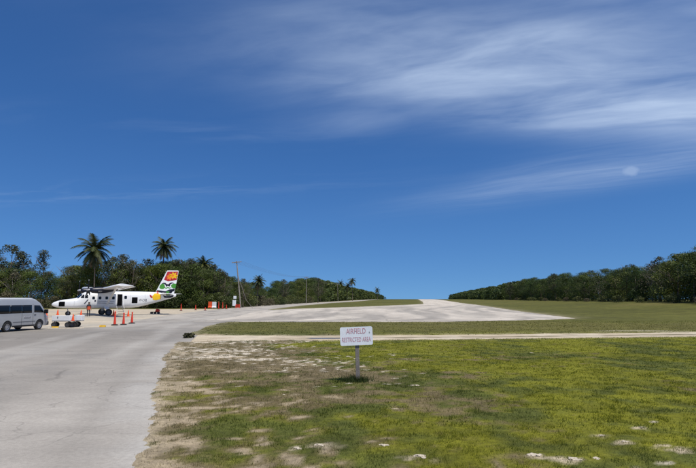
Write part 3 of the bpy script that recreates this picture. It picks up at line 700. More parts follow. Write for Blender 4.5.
# palms: crown pixel, frond length in metres, distance
for i, (px, py, L, Y, lab, yel) in enumerate(((93.8, 250, 4.9, 114, 'tall coconut palm with a dark full crown behind the parked plane', 0), (162, 246.5, 3.5, 121, 'coconut palm rising above the plane\'s tail fin', 0), (205, 264.5, 2.8, 127, 'small yellowish palm above the thicket between fin and utility pole', 1),
        (257, 281, 2.6, 150, 'small dark palm right of the leaning utility pole', 0), (352.5, 281, 4.4, 400, 'far palm standing tallest on the thicket by the runway', 0), (340, 283.5, 4.6, 405, 'far palm just left of the tallest far palm', 0), (377.5, 290, 4.2, 520, 'farthest single palm near the end of the left thicket', 0), (347, 286, 4.2, 402, 'low far palm between the two taller far palms', 0), (301, 285, 3.6, 262, 'dark palm in front of the low wooded rise', 0))):
    X = at_y(px, Y); H = height_at(py, X, Y); tm, fr, nuts = palm_meshes(50 + i, 38 if Y < 200 else 22, L, H, (tr.uniform(-.7, .7), tr.uniform(-.4, .4)), yel)
    o = empty('palm_tree', (X, Y, float(zf(X, Y)) - .05), 0, label=lab, cat='palm', group='coconut palms over the left thicket')
    link('trunk', tm, None, o, True)
    for f in fr: link('frond', f, None, o)
    if Y < 200: link('coconuts', nuts, M['fin_yellow' if yel else 'bark'], o, True)
# the dark weed mound by the road corner
X, Y = gp(188, 338)
wm = crown_mesh('foliage', 77, H=.27, zlo=.0, rad=1.5, nclump=44, nleaf=70, leaf=.06, lump=.26, base=(.055, .052, .022), hi=(.10, .088, .04))
o = empty('weed_clump', (X, Y, 0), .2, label='dark weed clump on bare sand at the road corner', cat='plant'); link('foliage', wm, None, o); o.scale = (.85, 1, 1)

# ------------------------------------------------------------------ utility poles
def pole(px, ytop, base_px, Y, lab, stay):
    X = at_y(base_px, Y); zt = float(zpx(ytop, Y)) - float(zf(X, Y)); dxt = at_y(px, Y) - X
    o = empty('utility_pole', (X, Y, float(zf(X, Y)) - .1), 0, label=lab, cat='utility pole', group='utility poles along the road')
    MB().tube([(dxt * t, 0, zt * t) for t in (0, .3, .6, 1)], [.17, .16, .14, .11], 9).build('post', M['polewood'], o, True)
    d = Vector((dxt, 0, zt)).normalized(); c = Vector((dxt, -.16, zt)) - d * .35
    MB().box(c, (2.3, .12, .14), Matrix.Rotation(R(-6), 3, 'Y')).build('crossarm', M['polewood'], o)
    ins = []
    for k in (-1.0, -.35, .35, 1.0):
        p = c + Vector((k * math.cos(R(6)), 0, k * math.sin(R(6)) + .06)); MB().lathe([(.03, 0), (.06, .05), (.04, .12), (.055, .17), (.02, .22)], 8, p).build('insulator', M['grey'], o, True); ins.append(Vector(o.location) + p + Vector((0, 0, .2)))
    for s in (-1, 1): MB().tube([c + Vector((s * .7, 0, 0)), Vector((dxt, -.05, zt)) - d * 1.1], .025, 5).build('brace', M['grey'], o)
    if stay: MB().tube([Vector((dxt, 0, zt)) - d * 3.4 + Vector((0, -.1, 0)), (1.1, .5, 2.0), (2.6, 1.0, .05)], .05, 5).build('stay', M['polewood'], o)
    return ins
P1 = pole(235.6, 260.5, 241, 121, 'leaning utility pole with crossarm rising over the low thicket', True)
P2 = pole(306.2, 276.5, 306.2, 236, 'upright utility pole against the low wooded rise', False)
P3 = pole(337.5, 283.5, 338, 360, 'farthest thin utility pole beside the small palms', False)
def wires(A, B, lab):
    for k in range(4):
        a, b = A[k], B[k]; n = 14; pts = [a.lerp(b, t / n) - Vector((0, 0, 1.2 * 4 * (t / n) * (1 - t / n))) for t in range(n + 1)]
        tag(MB().tube(pts, .012, 4).build('power_line', M['wire']), lab, 'cable', 'power lines')
wires(P1, P2, 'thin power line slung between the leaning pole and the upright pole')
wires(P2, P3, 'thin power line slung between the upright pole and the farthest pole')

# ------------------------------------------------------------------ warning sign
X, Y = gp(357.6, 382.5); TOPZ = float(zpx(326.3, Y)); mpp = Y / FPX * math.cos(PITCH) * 1.015
sg = empty('warning_sign', (X, Y, 0), 0, label='white board reading AIRFIELD RESTRICTED AREA on a wooden post', cat='sign')
MB().loft([[(sx * .05 + l, sy * .045, z) for sx, sy in ((-1, -1), (1, -1), (1, 1), (-1, 1))] for z, l in ((-.2, .012), (.25, .008), (.7, -.008), (TOPZ - .06, -.022))]).build('post', M['wood'], sg, bevel=.006)
bw, bh = 31.6 * mpp, 17.6 * mpp; cz = TOPZ - bh / 2 - .012; tilt = R(2.2); cxs = -.022 - .3 * mpp
pts = []
for (qx_, qz, a0) in ((1, 1, 0), (-1, 1, 90), (-1, -1, 180), (1, -1, 270)):
    for k in range(5):
        a = R(a0 + 22.5 * k); rr_ = .045; pts.append((qx_ * (bw / 2 - rr_) + rr_ * math.cos(a), qz * (bh / 2 - rr_) + rr_ * math.sin(a)))
Rm = Matrix.Rotation(-tilt, 4, 'Y'); Tm = Matrix.Translation((cxs, -.062, cz))
bd = MB().prism(pts, .02).mesh('board'); bd.transform(Tm @ Rm); bdo = link('board', bd, M['signwhite'], sg)
for txt, wd, ht, ox, oz in (('AIRFIELD', .60, .118, -.01, .062), (',', .018, .05, .40, .045), ('RESTRICTED AREA', .88, .10, 0, -.148)):
    tm = text_mesh(txt, 1.0); co = np.array([v.co[:] for v in tm.vertices]); x0, x1, y0, y1 = co[:, 0].min(), co[:, 0].max(), co[:, 1].min(), co[:, 1].max()
    for v in tm.vertices:
        a = ((v.co.x - x0) / (x1 - x0) - .5) * wd * bw + ox * bw; b = oz * 1.0 * bh / .48 + ((v.co.y - y0) / (y1 - y0)) * ht * bh / .4
        if txt == 'AIRFIELD': b += 0
        v.co = (a, 0, b)
    tm.transform(Matrix.Translation((cxs, -.0755, cz)) @ Rm); tm.materials.append(M['signred'] if txt != ',' else M['navy']); link('lettering', tm, None, bdo)
for sx in (-.012,):
    for sz in (-.1, .12): MB().lathe([(.001, -.0), (.011, 0), (.011, -.005), (.001, -.007)], 8, (cxs + sx, -.072, cz + sz), 'y').build('bolt', M['grey'], sg)
# weeds at its foot
n = 900; a = rng.normal(scale=(.20, .13), size=(n, 2)); Pw = np.stack([X - .08 + a[:, 0], Y - .02 + a[:, 1], gz(X - .08 + a[:, 0], Y + a[:, 1])], -1)
V, F_, C = blades(Pw, rng.uniform(.05, .2, n), np.full(n, .014), np.tile(np.array((.05, .072, .02)), (n, 1)) * rng.uniform(.6, 1.4, n)[:, None], .6)
wo_ = mesh_np('weed_tuft', V, F_, 'Leaf', C); tag(link('weed_tuft', wo_, M['blade']), 'dark green weeds round the foot of the sign post', 'plant')

# ------------------------------------------------------------------ van
def wheel(parent, c, r, w, name='wheel', side=-1, spokes=8):
    rimm = M['rim'] if spokes else M['darkmetal']
    t = link(name, MB().lathe([(r * .62, -w / 2), (r * .92, -w / 2), (r, -w * .32), (r, w * .32), (r * .92, w / 2), (r * .62, w / 2), (r * .60, 0), (r * .62, -w / 2)], 22, (0, 0, 0), 'y', False).mesh('tyre'), M['rubber'], parent, True); t.location = c; auto_smooth(t.data)
    MB().lathe([(r * .61, -w * .40), (r * .66, -w * .50), (r * .56, -w * .42), (r * .2, -w * .36), (.01, -w * .40)], 20, (0, 0, 0), 'y').build('rim', rimm, t, True)
    MB().lathe([(r * .61, w * .40), (r * .66, w * .50), (r * .56, w * .42), (r * .2, w * .36), (.01, w * .40)], 20, (0, 0, 0), 'y').build('rim', rimm, t, True)
    for k in range(spokes):
        a = 2 * math.pi * k / spokes; MB().lathe([(.001, 0), (r * .085, 0), (r * .085, side * .004), (.001, side * .005)], 7, (r * .42 * math.cos(a), side * w * .425, r * .42 * math.sin(a)), 'y').build('rim_hole', M['black'], t)
    return t
ZT = ([0, .05, .22, .55, 3.35, 3.7, 3.95, 4.1, 4.58, 4.74, 4.92, 5.0], [1.7, 1.98, 2.18, 2.25, 2.25, 2.17, 2.03, 1.93, 1.32, 1.12, .98, .70])
def vt(x): return float(np.interp(x, *ZT))
def vb(x): return float(np.interp(x, [0, .1, 4.85, 5.0], [.42, .30, .27, .42]))
def vh(x, z):
    h = .875 - .015 * abs(z - .95) ** 2 - max(0, z - 1.15) ** 1.6 * .085
    h *= 1 - .13 * max(0, (x - 4.25) / .75) ** 2.2 - .05 * max(0, (.2 - x) / .2) ** 2
    return h - (.03 if z < .42 else 0)
rA, fA = gp(6.6, 332.2), gp(39, 330.1)
hd = Vector((fA[0] - rA[0], fA[1] - rA[1])).normalized(); hd = Vector((.14, .99)).normalized(); WB = 2.9; RA, FA_ = 1.12, 4.02
ang = math.atan2(hd.y, hd.x)
# right-hand wheels (local -y) are the ones seen
right = Vector((hd.y, -hd.x)); org = Vector(rA) - hd * RA - right * .82
van = empty('minibus', (org.x, org.y, .0), ang, label='silver high-roof minibus with dark windows parked at the left edge', cat='van')
rings = []
stn = sorted(set([0, .03, .08, .15, .25, .4, .6, 4.1, 4.2, 4.3, 4.4, 4.5, 4.58, 4.66, 4.74, 4.82, 4.92, 4.97, 5.0] + list(np.linspace(.6, 3.35, 12)) + [3.5, 3.6, 3.7, 3.8, 3.9, 3.97, 4.04]))
for x in stn:
    zt, zb = vt(x), vb(x); r = min(.16, (zt - zb) * .3); prof = []
    for f in (0, .04, .12, .25, .4, .55, .7, .85, 1): z = zb + (zt - r - zb) * f; prof.append((vh(x, z), z))
    h0 = prof[-1][0]
    for a in (22, 45, 67, 90): prof.append((h0 - r + r * math.cos(R(a)), zt - r + r * math.sin(R(a)) * .92))
    prof.append((h0 * .4, zt)); ring = [(x, -a, b) for a, b in prof] + [(x, 0, zt + .012)] + [(x, a, b) for a, b in reversed(prof)]
    rings.append(ring)
body = MB().loft(rings).build('body', M['silver'], van, True)
cut = []
for xx in (RA, FA_):
    for s in (-1, 1):
        c = link('cutter', MB().lathe([(.41, -.3), (.41, .3)], 28, (xx, s * .85, .36), 'y').mesh('cutter'), M['black']); cut.append(c)
body.parent = None
bpy.context.view_layer.update()
for c in cut:
    b = body.modifiers.new('cut', 'BOOLEAN'); b.operation = 'DIFFERENCE'; b.object = c; b.solver = 'EXACT'
bpy.context.view_layer.update(); bake(body); body.parent = van; body.data.materials.clear(); body.data.materials.append(M['silver']); auto_smooth(body.data, 32)
for c in cut: bpy.data.objects.remove(c)
for xx in (RA, FA_):
    for s in (-1, 1): wheel(van, (xx, s * .76, .335), .335, .21, side=s)
def vpatch(name, m, pts, s, offs=.006, nu=8, nz=4, parent=None, thick=False):
    """glass or trim following the van's side; pts: bottom-left, bottom-right, top-right, top-left in (x,z)"""
    A = np.array(pts, float); mb = MB(); V = []
    for j in range(nz + 1):
        for i in range(nu + 1):
            u, w = i / nu, j / nz; p = (A[0] * (1 - u) + A[1] * u) * (1 - w) + (A[3] * (1 - u) + A[2] * u) * w
            V.append((p[0], s * (vh(p[0], p[1]) + offs), p[1]))
    mb.add(V, [(j * (nu + 1) + i, j * (nu + 1) + i + 1, (j + 1) * (nu + 1) + i + 1, (j + 1) * (nu + 1) + i) for j in range(nz) for i in range(nu)])
    o = mb.build(name, m, parent or van, True)
    so = o.modifiers.new('s', 'SOLIDIFY'); so.thickness = .006; so.offset = 0
    return o
for s in (-1, 1):
    for (a, b) in ((.12, 1.28), (1.32, 2.34), (2.38, 3.2)): vpatch('side_window', M['glass'], [(a, 1.24), (b, 1.24), (b, 1.76), (a + (.03 if a < .2 else 0), 1.76)], s)
    vpatch('window_surround', M['black'], [(.10, 1.22), (3.22, 1.22), (3.22, 1.78), (.13, 1.78)], s, .0005)
    fw = vpatch('side_window', M['glass'], [(3.42, 1.26), (4.42, 1.22), (3.98, 1.74), (3.42, 1.76)], s)
    vpatch('door_seam', M['black'], [(3.33, .42), (3.345, .42), (3.345, 1.85), (3.33, 1.85)], s, .002)
    vpatch('door_seam', M['black'], [(2.3, .42), (2.315, .42), (2.315, 1.2), (2.3, 1.2)], s, .002)
    vpatch('door_handle', M['darkmetal'], [(3.42, 1.06), (3.6, 1.06), (3.6, 1.11), (3.42, 1.11)], s, .02)
    vpatch('sill', M['black'], [(1.55, .30), (3.58, .30), (3.58, .40), (1.55, .40)], s, .012)
    vpatch('side_moulding', M['darkmetal'], [(1.55, .62), (3.58, .62), (3.58, .645), (1.55, .645)], s, .012)
    vpatch('side_stripe', M['grey'], [(2.5, .86), (3.1, .86), (3.1, 1.0), (2.5, 1.0)], s, .004)
    mi = MB().loft([[(4.42 + a * .07, s * (.86 + k), 1.30 + b * .15) for a, b in ((-1, -1), (1, -1), (1, 1), (-1, 1))] for k in (.03, .08, .24, .27)]).build('wing_mirror', M['black'], van, True, bevel=.02)
    hl = vpatch('headlight', M['rim'], [(4.62, .72), (4.9, .70), (4.84, .95), (4.58, 1.0)], s, .008)
    vpatch('tail_light', M['hull_red'], [(.02, .9), (.10, .9), (.10, 1.5), (.03, 1.5)], s, .008)
V = []; nu, nz = 8, 6
for j in range(nz + 1):
    for i in range(nu + 1):
        x = 4.08 + (4.60 - 4.08) * j / nz; yy = (i / nu * 2 - 1) * (.70 + .05 * j / nz); V.append((x + .012, yy, vt(x) + .02 - .03 * abs(i / nu * 2 - 1) ** 3))
MB().add(V, [(j * (nu + 1) + i, j * (nu + 1) + i + 1, (j + 1) * (nu + 1) + i + 1, (j + 1) * (nu + 1) + i) for j in range(nz) for i in range(nu)]).build('windscreen', M['glass'], van, True)
MB().loft([[(x, a * vh(4.8, .5) * 1.0 * k, z) for x, z in ((4.80, .28), (5.06, .30), (5.07, .52), (4.99, .60), (4.80, .60))] for a, k in ((-1, .96), (-.5, 1), (.5, 1), (1, .96))]).build('front_bumper', M['darkmetal'], van, True, bevel=.02)
MB().box((4.99, 0, .80), (.05, 1.0, .16)).build('grille', M['black'], van, bevel=.01)
MB().box((-.03, 0, .45), (.12, 1.6, .2)).build('rear_bumper', M['darkmetal'], van, bevel=.03)
MB().loft([[(x, sy * (vh(x, vt(x) - .2) - .045), vt(x) + z) for sy, z in ((-1, -.075), (-.86, .006), (-.4, .022), (0, .028), (.4, .022), (.86, .006), (1, -.075))] for x in (.25, .6, 1.5, 2.5, 3.35, 3.7, 3.92)]).build('roof_panel', M['vanroof'], van, True)

van.scale = (.97, 1, .955)
# ------------------------------------------------------------------ plane
TH = R(37.5); DN = 64.0; NOSE = Vector((at_y(52, DN), DN))
aft = Vector((math.cos(TH), math.sin(TH)))
plane = empty('propeller_plane', (NOSE.x, NOSE.y, 0), TH, label='white twin-propeller plane with colourful tail fin parked on the apron', cat='plane')
def st_of(px, yoff=0.0):                # fuselage station of a pixel column on the plane y = -yoff
    tt = (px - CX) / FPX * math.cos(PITCH); n0 = NOSE + Vector((math.sin(TH), -math.cos(TH))) * yoff
    return (tt * n0.y - n0.x) / (aft.x - tt * aft.y)
def sz_of(px, py, yoff=0.0):
    s = st_of(px, yoff); n0 = NOSE + Vector((math.sin(TH), -math.cos(TH))) * yoff; Yd = n0.y + aft.y * s; return s, float(zpx(py, Yd))
FS = np.array([(0, 1.36, 1.48, .05), (.06, 1.30, 1.56, .14), (.2, 1.2, 1.68, .26), (.6, 1.06, 1.86, .42), (1.3, .97, 2.02, .58), (2.2, .93, 2.14, .72), (2.7, .91, 2.22, .78), (2.95, .91, 2.45, .80), (3.25, .90, 2.76, .84), (3.6, .90, 2.95, .87), (4.1, .90, 3.06, .88), (4.6, .90, 3.1, .88), (7, .90, 3.1, .88), (9.2, .90, 3.1, .88), (10.2, 1.02, 3.1, .85), (11.4, 1.30, 3.07, .75), (12.6, 1.62, 3.02, .60), (13.8, 1.96, 2.95, .42), (14.8, 2.26, 2.86, .24), (15.3, 2.44, 2.78, .10)])
def fz(s): return [float(np.interp(s, FS[:, 0], FS[:, i])) for i in (1, 2, 3)]
NEXP = 3.0
def fside(s, z):
    zb, zt, hw = fz(s); q = min(.995, abs((z - (zb + zt) / 2) / ((zt - zb) / 2))); return hw * (1 - q ** NEXP) ** (1 / NEXP)
rings = []
for s in sorted(set(list(FS[:, 0]) + list(np.linspace(.3, 15.2, 60)))):
    zb, zt, hw = fz(s); rg = []
    for j in range(28):
        a = 2 * math.pi * j / 28; c, d = math.cos(a), math.sin(a); rg.append((s, hw * math.copysign(abs(c) ** (2 / NEXP), c), (zb + zt) / 2 + (zt - zb) / 2 * math.copysign(abs(d) ** (2 / NEXP), d)))
    rings.append(rg)
fus = MB().loft(rings).build('fuselage', M['plane'], plane, True)
def fpatch(name, m, poly, parent, offs=.008, sides=(-1,), sub=.12):
    """patch on the fuselage side; poly in (station, z)"""
    bm = bmesh.new(); bm.faces.new([bm.verts.new((a, 0, b)) for a, b in poly]); bmesh.ops.triangulate(bm, faces=bm.faces[:])
    for _ in range(3):
        es = [e for e in bm.edges if e.calc_length() > sub * 1.5]
        if es: bmesh.ops.subdivide_edges(bm, edges=es, cuts=1); bmesh.ops.triangulate(bm, faces=bm.faces[:])
    out = []
    for sd_ in sides:
        me = bpy.data.meshes.new(name); b2 = bm.copy()
        for v in b2.verts: v.co.y = sd_ * (fside(v.co.x, v.co.z) + offs)
        bmesh.ops.recalc_face_normals(b2, faces=b2.faces[:]); b2.to_mesh(me); b2.free(); out.append(link(name, me, m, parent))
    bm.free(); return out
def rect(a, b, c, d): return [(a, c), (b, c), (b, d), (a, d)]
def rrect(a, b, c, d, r=.08):
    o = []
    for (x, z, a0) in ((b - r, d - r, 0), (a + r, d - r, 90), (a + r, c + r, 180), (b - r, c + r, 270)):
        for k in range(4): t = R(a0 + 30 * k); o.append((x + r * math.cos(t), z + r * math.sin(t)))
    return o
# openings, as flat patches with the inner shade painted in, and glass
s0, z0 = sz_of(59.2, 306.6, .55); s1, z1 = sz_of(65.2, 301.6, .6)
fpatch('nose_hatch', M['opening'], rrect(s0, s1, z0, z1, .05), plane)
fpatch('cockpit_window', M['glass'], [(3.02, 2.22), (3.42, 2.20), (3.46, 2.66), (3.25, 2.66)], plane, sides=(-1, 1))
fpatch('cockpit_window', M['glass'], [(3.5, 2.2), (3.86, 2.2), (3.86, 2.66), (3.54, 2.67)], plane, sides=(-1, 1))
V = []
for j in range(5):
    for i in range(9):
        s = 2.76 + (3.22 - 2.76) * j / 4; zb, zt, hw = fz(s); yy = (i / 8 * 2 - 1) * .62; q = min(.99, abs(yy) / hw); z = (zb + zt) / 2 + (zt - zb) / 2 * (1 - q ** NEXP) ** (1 / NEXP); V.append((s - .012, yy, z + .014))
MB().add(V, [(j * 9 + i, j * 9 + i + 1, (j + 1) * 9 + i + 1, (j + 1) * 9 + i) for j in range(4) for i in range(8)]).build('windscreen', M['glass'], plane, True)
for s in (4.35, 5.1, 5.9, 6.7): fpatch('cabin_window', M['glass'], rrect(s, s + .32, 2.05, 2.42), plane, sides=(-1, 1))
for px, py in ((125.6, 297.4),):
    s, z = sz_of(px, py, .88); fpatch('cabin_window', M['glass'], rrect(s - .17, s + .17, z - .2, z + .2, .1), plane, sides=(-1, 1))
da, dz_ = sz_of(117.4, 306.5, .88); db, _ = sz_of(122.4, 306.5, .88)
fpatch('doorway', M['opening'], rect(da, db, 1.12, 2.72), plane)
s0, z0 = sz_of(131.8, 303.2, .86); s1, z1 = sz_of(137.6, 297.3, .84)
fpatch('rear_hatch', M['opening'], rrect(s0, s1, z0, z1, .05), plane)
# airstair
stair = MB(); mid = (da + db) / 2
for sgn in (-1, 1): stair.add([(mid + sgn * .36 + o_, -(.86 + t * .95), 1.12 - t * 1.04 + h) for t in (0, 1) for h in (0, .09) for o_ in (-.02, .02)], [(0, 1, 3, 2), (4, 6, 7, 5), (0, 2, 6, 4), (1, 5, 7, 3), (0, 4, 5, 1), (2, 3, 7, 6)])
ast = stair.build('airstair', M['grey'], plane)
for k in range(4): t = .14 + k * .24; MB().box((mid, -(.86 + t * .95 + .05), 1.12 - t * 1.04 + .02), (.66, .24, .03)).build('step', M['darkmetal'], ast)
MB().tube([(mid + .38, -.9, 1.9), (mid + .38, -1.7, .9), (mid + .38, -1.75, .2)], .02, 6).build('handrail', M['white'], ast)
# wing
AF = [(0, .0), (.02, .035), (.08, .068), (.2, .092), (.35, .098), (.55, .08), (.8, .042), (1, .006), (1, -.004), (.75, -.022), (.45, -.04), (.2, -.042), (.06, -.03)]
CH = 1.98; WL = 5.0; WZ = 3.20
def wing_ring(yy, ch, le, z): return [(le + a * ch, yy, z + b * ch * 1.25) for a, b in AF]
MB().loft([wing_ring(-9.91, CH * .7, WL + .25, WZ + .43), wing_ring(-9.7, CH * .96, WL + .02, WZ + .42), wing_ring(-5, CH, WL, WZ + .22), wing_ring(-.5, CH, WL, WZ + .05), wing_ring(.5, CH, WL, WZ + .05), wing_ring(5, CH, WL, WZ + .22), wing_ring(9.7, CH * .96, WL + .02, WZ + .42), wing_ring(9.91, CH * .7, WL + .25, WZ + .43)]).build('wing', M['plane'], plane, True)
for s in (-1, 1):
    # flaps hang just behind the wing
    MB().loft([[(WL + CH * a, s * yy, WZ + .05 + (abs(yy)) * .038 - .06 + b) for a, b in ((.80, .03), (.84, .055), (1.12, -.03), (1.12, -.045), (.83, -.01))] for yy in (1.0, 5.6)]).build('flap', M['plane'], plane, True)
    MB().loft([[(WL + CH * a, s * yy, WZ + .05 + (abs(yy)) * .038 - .06 + b) for a, b in ((.80, .03), (.84, .055), (1.12, -.03), (1.12, -.045), (.83, -.01))] for yy in (5.66, 9.5)]).build('aileron', M['plane'], plane, True)
    st_ = [[(6.05 + t * .1 + a * .14, s * (.86 + t * 4.1), 1.25 + t * 2.13 + b * .045) for a, b in ((-1, 0), (0, 1), (1, 0), (0, -1))] for t in (0, .5, 1)]
    MB().loft(st_).build('wing_strut', M['plane'], plane, True)
    # engine
    ny_ = s * 2.82; nz_ = WZ + .02
    prof = [(3.62, .10, -.02), (3.72, .24, -.04), (3.95, .33, -.06), (4.6, .38, -.05), (5.4, .37, 0), (6.2, .27, .06), (6.9, .10, .08)]
    nac = MB().loft([[(x, ny_ + r * .95 * math.cos(a), nz_ + dz0 + r * 1.05 * math.sin(a)) for a in [2 * math.pi * j / 18 for j in range(18)]] for x, r, dz0 in prof]).build('nacelle', M['navy'], plane, True)
    MB().lathe([(.10, 4.5), (.12, 4.7), (.09, 4.95)], 10, (0, ny_ + s * .36, nz_ - .22), 'x').build('exhaust', M['darkmetal'], nac, True)
    sp = MB().lathe([(.01, 3.22), (.09, 3.30), (.15, 3.44), (.17, 3.6)], 14, (0, ny_, nz_ - .02), 'x').build('spinner', M['grey'], plane, True)
    for k in range(3):
        a = R(90 + 120 * k); R3 = Matrix.Rotation(a - R(90), 3, 'X')
        def bl(t0, t1, m, nm):
            rg = []
            for t in np.linspace(t0, t1, 6):
                c_ = .075 + .06 * math.sin(math.pi * min(1, t / 1.25) ** .8); tw = R(62 - 38 * t / 1.3); rg.append([Vector((3.47, ny_, nz_ - .02)) + R3 @ Vector((c_ * u * math.sin(tw) + .0, c_ * u * math.cos(tw), t)) + Vector((v_ * .012, 0, 0)) for u, v_ in ((-1, 0), (0, 1), (1, 0), (0, -1))])
            return MB().loft(rg).build(nm, m, sp, True)
        bl(.12, 1.14, M['black'], 'propeller_blade'); bl(1.141, 1.3, M['reflect'], 'blade_tip')
    # main gear
    MB().loft([[(6.15 + a * .22 * k, s * yy, zz_ + b * .09 * k) for a, b in ((-1, 0), (0, 1), (1, 0), (0, -1))] for yy, zz_, k in ((.6, 1.05, 1.5), (1.2, .85, 1.1), (1.78, .55, .8))]).build('gear_leg', M['plane'], plane, True)
    wheel(plane, (6.15, s * 1.86, .42), .42, .28, 'main_wheel', spokes=0)
wheel(plane, (1.85, 0, .30), .30, .22, 'nose_wheel', spokes=0)
MB().tube([(1.75, 0, 1.05), (1.83, 0, .62), (1.85, 0, .36)], [.06, .05, .05], 8).build('nose_gear_leg', M['grey'], plane, True)
for s in (-1, 1): MB().box((1.85, s * .15, .46), (.07, .03, .36)).build('nose_gear_fork', M['grey'], plane)
# fin and tailplane
def zoomp(x, y): return sz_of(148 + x / 13.76, 266 + y / 13.76)        # traced from the fin at 13.76 : 1
FINP = [zoomp(*p) for p in ((95, 372), (245, 66), (262, 62), (400, 64), (404, 72), (388, 190), (362, 330), (346, 420), (310, 452), (180, 452), (60, 440))]
fin = MB().prism(FINP, .16).build('tail_fin', M['plane'], plane, bevel=.03)
def skin_y(st, z):                      # outer face of fin or tail cone, whichever stands proud
    zb, zt, hw = fz(st); return max(.082, fside(st, z)) if zb < z < zt and st < 15.3 else .082
def decal(name, m, pts, lvl=1, parent=None):
    bm = bmesh.new(); bm.faces.new([bm.verts.new((q[0], 0, q[1])) for q in [zoomp(*p) for p in pts]]); bmesh.ops.triangulate(bm, faces=bm.faces[:])
    for _ in range(4):
        es = [e for e in bm.edges if e.calc_length() > .12]
        if es: bmesh.ops.subdivide_edges(bm, edges=es, cuts=1); bmesh.ops.triangulate(bm, faces=bm.faces[:])
    for s in (-1, 1):
        b2 = bm.copy(); me = bpy.data.meshes.new(name)
        for v in b2.verts: v.co.y = s * (skin_y(v.co.x, v.co.z) + .006 + .004 * lvl)
        bmesh.ops.recalc_face_normals(b2, faces=b2.faces[:]); b2.to_mesh(me); b2.free(); link(name, me, m, parent or fin)
    bm.free()
def blob(cx, cy, rx, ry, n=9, spike=0, ph=0):
    return [(cx + rx * (1 - spike * (k % 2)) * math.cos(2 * math.pi * k / n + ph), cy + ry * (1 - spike * (k % 2)) * math.sin(2 * math.pi * k / n + ph)) for k in range(n)]
decal('red_field', M['hull_red'], [(250, 78), (396, 76), (382, 190), (340, 200), (318, 182), (262, 212), (206, 188)])
decal('orange_flower', M['fin_orange'], blob(282, 150, 46, 52, 12, .45, .3), 2)
decal('yellow_flower', M['fin_yellow'], blob(335, 132, 62, 55, 14, .5), 3)
decal('flower_heart', M['fin_orange'], blob(322, 132, 20, 18, 7), 4)
decal('green_patch', M['fin_green'], [(150, 272), (184, 236), (214, 256), (228, 296), (200, 318), (166, 316), (146, 300)])
decal('green_patch', M['fin_green'], [(304, 268), (334, 240), (378, 246), (370, 300), (346, 312), (316, 296)])
decal('dark_crest', M['navy'], [(176, 250), (198, 230), (226, 232), (246, 250), (268, 252), (292, 232), (318, 226), (346, 236), (318, 240), (296, 254), (288, 284), (262, 272), (240, 286), (228, 258), (206, 244)], 2)
decal('green_patch', M['fin_green'], [(214, 292), (240, 300), (262, 290), (290, 300), (314, 292), (292, 312), (262, 304), (236, 314)], 1)
decal('dark_band', M['navy'], [(118, 332), (176, 338), (232, 346), (290, 322), (362, 312), (354, 346), (296, 352), (290, 408), (234, 408), (226, 380), (150, 366), (106, 356)])
decal('green_patch', M['fin_green'], [(240, 352), (286, 348), (284, 398), (246, 398)], 2)
decal('navy_band', M['navy'], [(186, 404), (236, 416), (290, 414), (346, 396), (338, 424), (300, 440), (212, 440)], 2)
decal('red_mark', M['hull_red'], [(112, 352), (132, 344), (142, 362), (122, 380), (98, 384)], 2)
MB().loft([[(12.95 + .95 * a + (.25 if abs(yy) > 3 else 0), yy, 2.78 + b * 1.0) for a, b in ((0, 0), (.2, .06), (.6, .06), (1.9, .005), (1.9, -.005), (.6, -.05), (.2, -.05))] for yy in (-3.2, -3.0, 0, 3.0, 3.2)]).build('tailplane', M['plane'], plane, True)
def fz_px(*p): return [sz_of(a, b, .5) for a, b in p]
fpatch('yellow_flash', M['fin_yellow'], fz_px((151.6, 296.2), (154.2, 293.4), (158.0, 293.2), (160.5, 295), (160.8, 299.0), (156.0, 300.4), (152.6, 300)), plane, .012)
fpatch('red_lozenge', M['hull_red'], fz_px((148.9, 294.6), (150.4, 295), (152.2, 297.6), (150.8, 298.2), (149.4, 296.6)), plane, .016)
for s_ in (2.35, 4.2, 8.95, 10.9, 12.4):
    zb, zt, hw = fz(s_); fpatch('panel_seam', M['grey'], rect(s_, s_ + .018, zb + .25, zt - .2), plane, .004, (-1, 1))
# registration letters and the faint grey title on the side
def ftext(txt, s0, s1, z0, z1, m):
    tm = text_mesh(txt, 1.); co = np.array([v.co[:] for v in tm.vertices]); a, b = co.min(0), co.max(0)
    for v in tm.vertices:
        s = s0 + (v.co.x - a[0]) / (b[0] - a[0]) * (s1 - s0); z = z0 + (v.co.y - a[1]) / (b[1] - a[1]) * (z1 - z0); v.co = (s, -(fside(s, z) + .012), z)
    tm.materials.append(m); link('registration', tm, None, plane)
a, za = sz_of(138.8, 301.4, .8); b, zb_ = sz_of(146.8, 299.2, .7)
ftext('VP-CXB', a, b, za, za + .34, M['text'])
fpatch('dark_stroke', M['text'], [(3.42, 1.52), (3.55, 1.48), (3.95, 2.02), (3.82, 2.05)], plane, .012)
fpatch('dark_stroke', M['text'], [(4.62, 1.75), (4.82, 1.75), (4.82, 1.98), (4.62, 1.98)], plane, .012)
fpatch('grey_stripe', M['grey'], [(5.0, 1.78), (7.0, 1.72), (7.0, 1.80), (5.0, 1.86)], plane, .012)
fpatch('grey_stripe', M['grey'], [(5.0, 1.56), (6.9, 1.50), (6.9, 1.58), (5.0, 1.64)], plane, .012)

